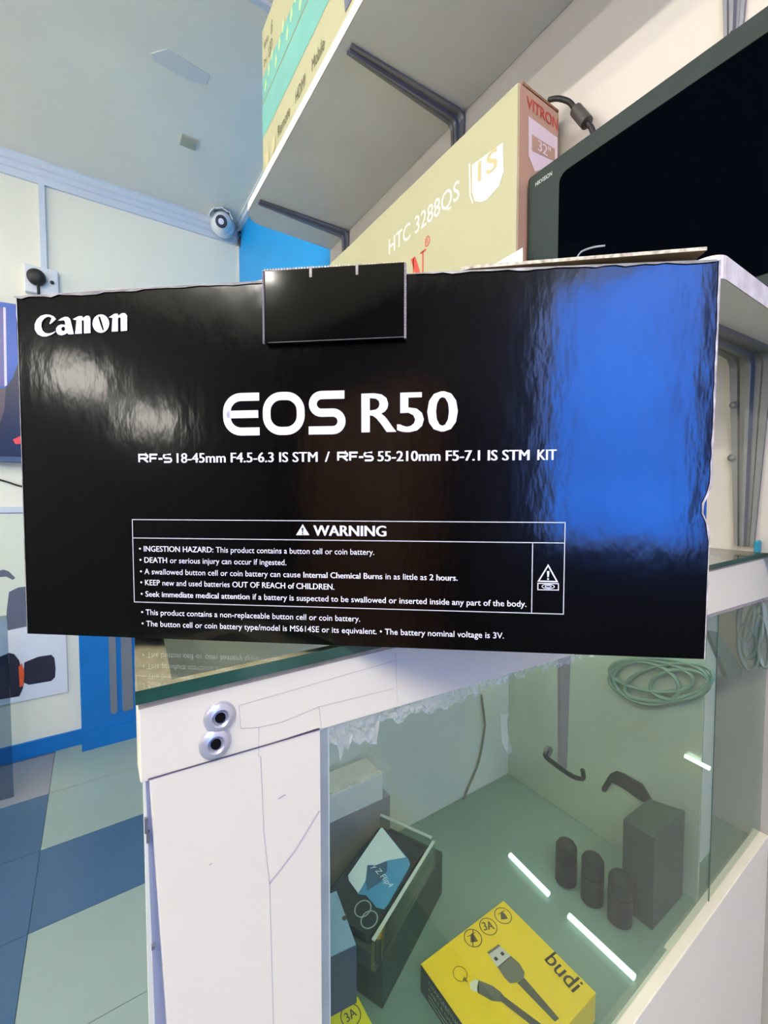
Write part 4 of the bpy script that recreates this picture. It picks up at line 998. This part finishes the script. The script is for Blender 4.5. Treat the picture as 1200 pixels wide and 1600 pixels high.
# big model name
eo = lambda x, y: face(330 + x / 3, 590 + y / 3)
bm = bmesh.new()
yT, yB = face(450, 619)[1], face(450, 673.5)[1]
yM = (yT + yB) / 2; wv = .0039
gx = lambda x: face(330 + x / 3, 645)[0]
r_ = .0072
x0, x1 = gx(76), gx(228); stroke(bm, [(x1, yT)] + arc(x0 + r_, yT - r_, r_, r_, 90, 180, 8) + arc(x0 + r_, yB + r_, r_, r_, 180, 270, 8) + [(x1, yB)], wv, FP); stroke(bm, [(x0, yM), (x1 - .0006, yM)], wv * .95, FP)
x0, x1 = gx(262), gx(421); stroke(bm, rrect(x0, x1, yB, yT, r_, 8), wv, FP, closed=True)
x0, x1 = gx(478), gx(612); r3 = (yT - yM) / 2
stroke(bm, [(gx(626), yT), (x0 + r3, yT)] + arc(x0 + r3, yM + r3, r3, r3, 90, 270, 12)[1:] + arc(x1 - r3, yB + r3, r3, r3, 90, -90, 12) + [(gx(458), yB)], wv, FP)
b1 = face(565, 675.5); b2 = face(715, 674); cp_ = face(640, 614)[1] - face(640, 675)[1]
write(bm, [('R50', .02)], b1[0], b2[0], (b1[1] + b2[1]) / 2, cp_, FP)
obj('model_lettering', bm, M['print_'], cc)


def wide_rfs(bm, px0, px1, yb, cap):
    a = face(px0, 715)[0]; b = face(px1, 715)[0]; W_ = b - a; w2 = cap * .2; y0 = yb + w2 / 2; y1 = yb + cap - w2 / 2; ym = (y0 + y1) / 2
    X = lambda f: a + W_ * f; rr = (y1 - ym) / 2
    stroke(bm, [(X(.03), y0), (X(.03), y1), (X(.22), y1)] + arc(X(.22), y1 - rr, rr * 1.2, rr, 90, -90, 8) + [(X(.03), ym)], w2, FP); stroke(bm, [(X(.15), ym), (X(.29), y0)], w2, FP)
    stroke(bm, [(X(.36), y0), (X(.36), y1), (X(.57), y1)], w2, FP); stroke(bm, [(X(.36), ym), (X(.54), ym)], w2, FP)
    stroke(bm, [(X(.60), ym - w2 * .3), (X(.72), ym - w2 * .3)], w2, FP)
    stroke(bm, [(X(.96), y1), (X(.80), y1)] + arc(X(.81), ym + rr, rr * 1.1, rr, 90, 270, 8) + arc(X(.92), y0 + rr, rr * 1.1, rr, 90, -90, 8) + [(X(.76), y0)], w2, FP)


bm = bmesh.new()
yb2 = (face(240, 723)[1] + face(850, 719.5)[1]) / 2; cp2 = face(400, 708)[1] - face(400, 723)[1]
fx = lambda x: face(x, 716)[0]
wide_rfs(bm, 217, 270, yb2, cp2); wide_rfs(bm, 527, 584, yb2, cp2)
write(bm, [('18-45mm F4.5-6.3 IS STM', .028)], fx(277), fx(497), yb2, cp2, FP); write(bm, [('/', .02)], fx(508), fx(516), yb2, cp2, FP)
write(bm, [('55-210mm F5-7.1 IS STM', .028)], fx(590), fx(827), yb2, cp2, FP); write(bm, [('KIT', .028)], fx(839), fx(869), yb2, cp2, FP)
obj('lens_lettering', bm, M['print_'], cc)
# warning panel
bm = bmesh.new(); lw = .00042
c1, c2, c3, c4 = face(207.5, 812), face(882, 816), face(880, 958), face(211.5, 941)
sx0, sx1 = (c1[0] + c4[0]) / 2, (c2[0] + c3[0]) / 2; yt = (c1[1] + c2[1]) / 2; ybm = (c3[1] + c4[1]) / 2; yh_ = (face(209, 841)[1] + face(882, 847.5)[1]) / 2; xv = (face(832, 850)[0] + face(830, 956)[0]) / 2
stroke(bm, [(sx0, yt), (sx1, yt), (sx1, ybm), (sx0, ybm)], lw, FP, closed=True); stroke(bm, [(sx0, yh_), (sx1, yh_)], lw, FP); stroke(bm, [(xv, yh_), (xv, ybm)], lw, FP)
obj('warning_frame', bm, mat('thin_white_line', (205, 205, 208), .5), cc)
bm = bmesh.new()
a, b = face(490, 836.5), face(604, 838); write(bm, [('WARNING', .035)], a[0], b[0], (a[1] + b[1]) / 2, face(540, 821)[1] - face(540, 837)[1], FP)
tri = fz([(463, 836), (484, 836), (473.5, 819)]); plate(bm, [tri], FP)
Bd, Rg = .024, .006
LINES = [([('\u2022 ', .02), ('INGESTION HAZARD: ', Bd), ('This product contains a button cell or coin battery.', Rg)], (218.6, 862), (585, 866)),
         ([('\u2022 ', .02), ('DEATH ', Bd), ('or serious injury can occur if ingested.', Rg)], (219.3, 879.5), (448, 882)),
         ([('\u2022 ', .02), ('A swallowed button cell or coin battery can cause ', Rg), ('Internal Chemical Burns ', Bd), ('in as little as ', Rg), ('2 hours.', Bd)], (220, 897.5), (715, 906)),
         ([('\u2022 ', .02), ('KEEP ', Bd), ('new and used batteries ', Rg), ('OUT OF REACH of CHILDREN.', Bd)], (220.6, 915), (523, 919.5)),
         ([('\u2022 ', .02), ('Seek immediate medical attention ', Bd), ('if a battery is suspected to be swallowed or inserted inside any part of the body.', Bd * .5)], (221.2, 932.6), (822, 946.5)),
         ([('\u2022 ', .02), ('This product contains a non-replaceable button cell or coin battery.', Rg)], (221.8, 961.5), (563, 969)),
         ([('\u2022 ', .02), ('The button cell or coin battery type/model is MS614SE or its equivalent. \u2022 The battery nominal voltage is 3V.', Rg)], (222.6, 979), (787, 995.5))]
for segs, a, b in LINES:
    fa, fb = face(*a), face(*b); write(bm, segs, fa[0], fb[0], (fa[1] + fb[1]) / 2, .0028, FP)
obj('warning_lettering', bm, M['print_'], cc)
bm = bmesh.new(); stroke(bm, fz([(841, 907.5), (870, 908.5), (856, 883)]), .0006, FP, closed=True); q = face(856, 892); plate(bm, [[(q[0] - .0006, q[1]), (q[0] + .0006, q[1]), (q[0] + .0003, q[1] - .0028), (q[0] - .0003, q[1] - .0028)]], FP); plate(bm, [arc(q[0], q[1] - .0037, .00045, .00045, 0, 330, 8)], FP)
stroke(bm, fz([(840, 911), (872, 911.5), (872, 921.5), (840, 921)]), .0004, FP, closed=True); q = face(856, 916); stroke(bm, arc(q[0], q[1], .0028, .001, 0, 345, 18), .0003, FP, closed=True); stroke(bm, arc(q[0], q[1], .0014, .0005, 0, 345, 12), .0003, FP, closed=True)
obj('hazard_sign', bm, M['print_'], cc)
bm = bmesh.new(); FP2 = Fr(BL - ey * .0009, ex, ez, -ey); q = face(473.5, 827); plate(bm, [[(q[0] - .0005, q[1] + .0008), (q[0] + .0005, q[1] + .0008), (q[0] + .0002, q[1] - .0014), (q[0] - .0002, q[1] - .0014)]], FP2); plate(bm, [arc(q[0], q[1] - .0021, .0004, .0004, 0, 330, 8)], FP2); obj('exclamation_mark', bm, M['dink'], cc)
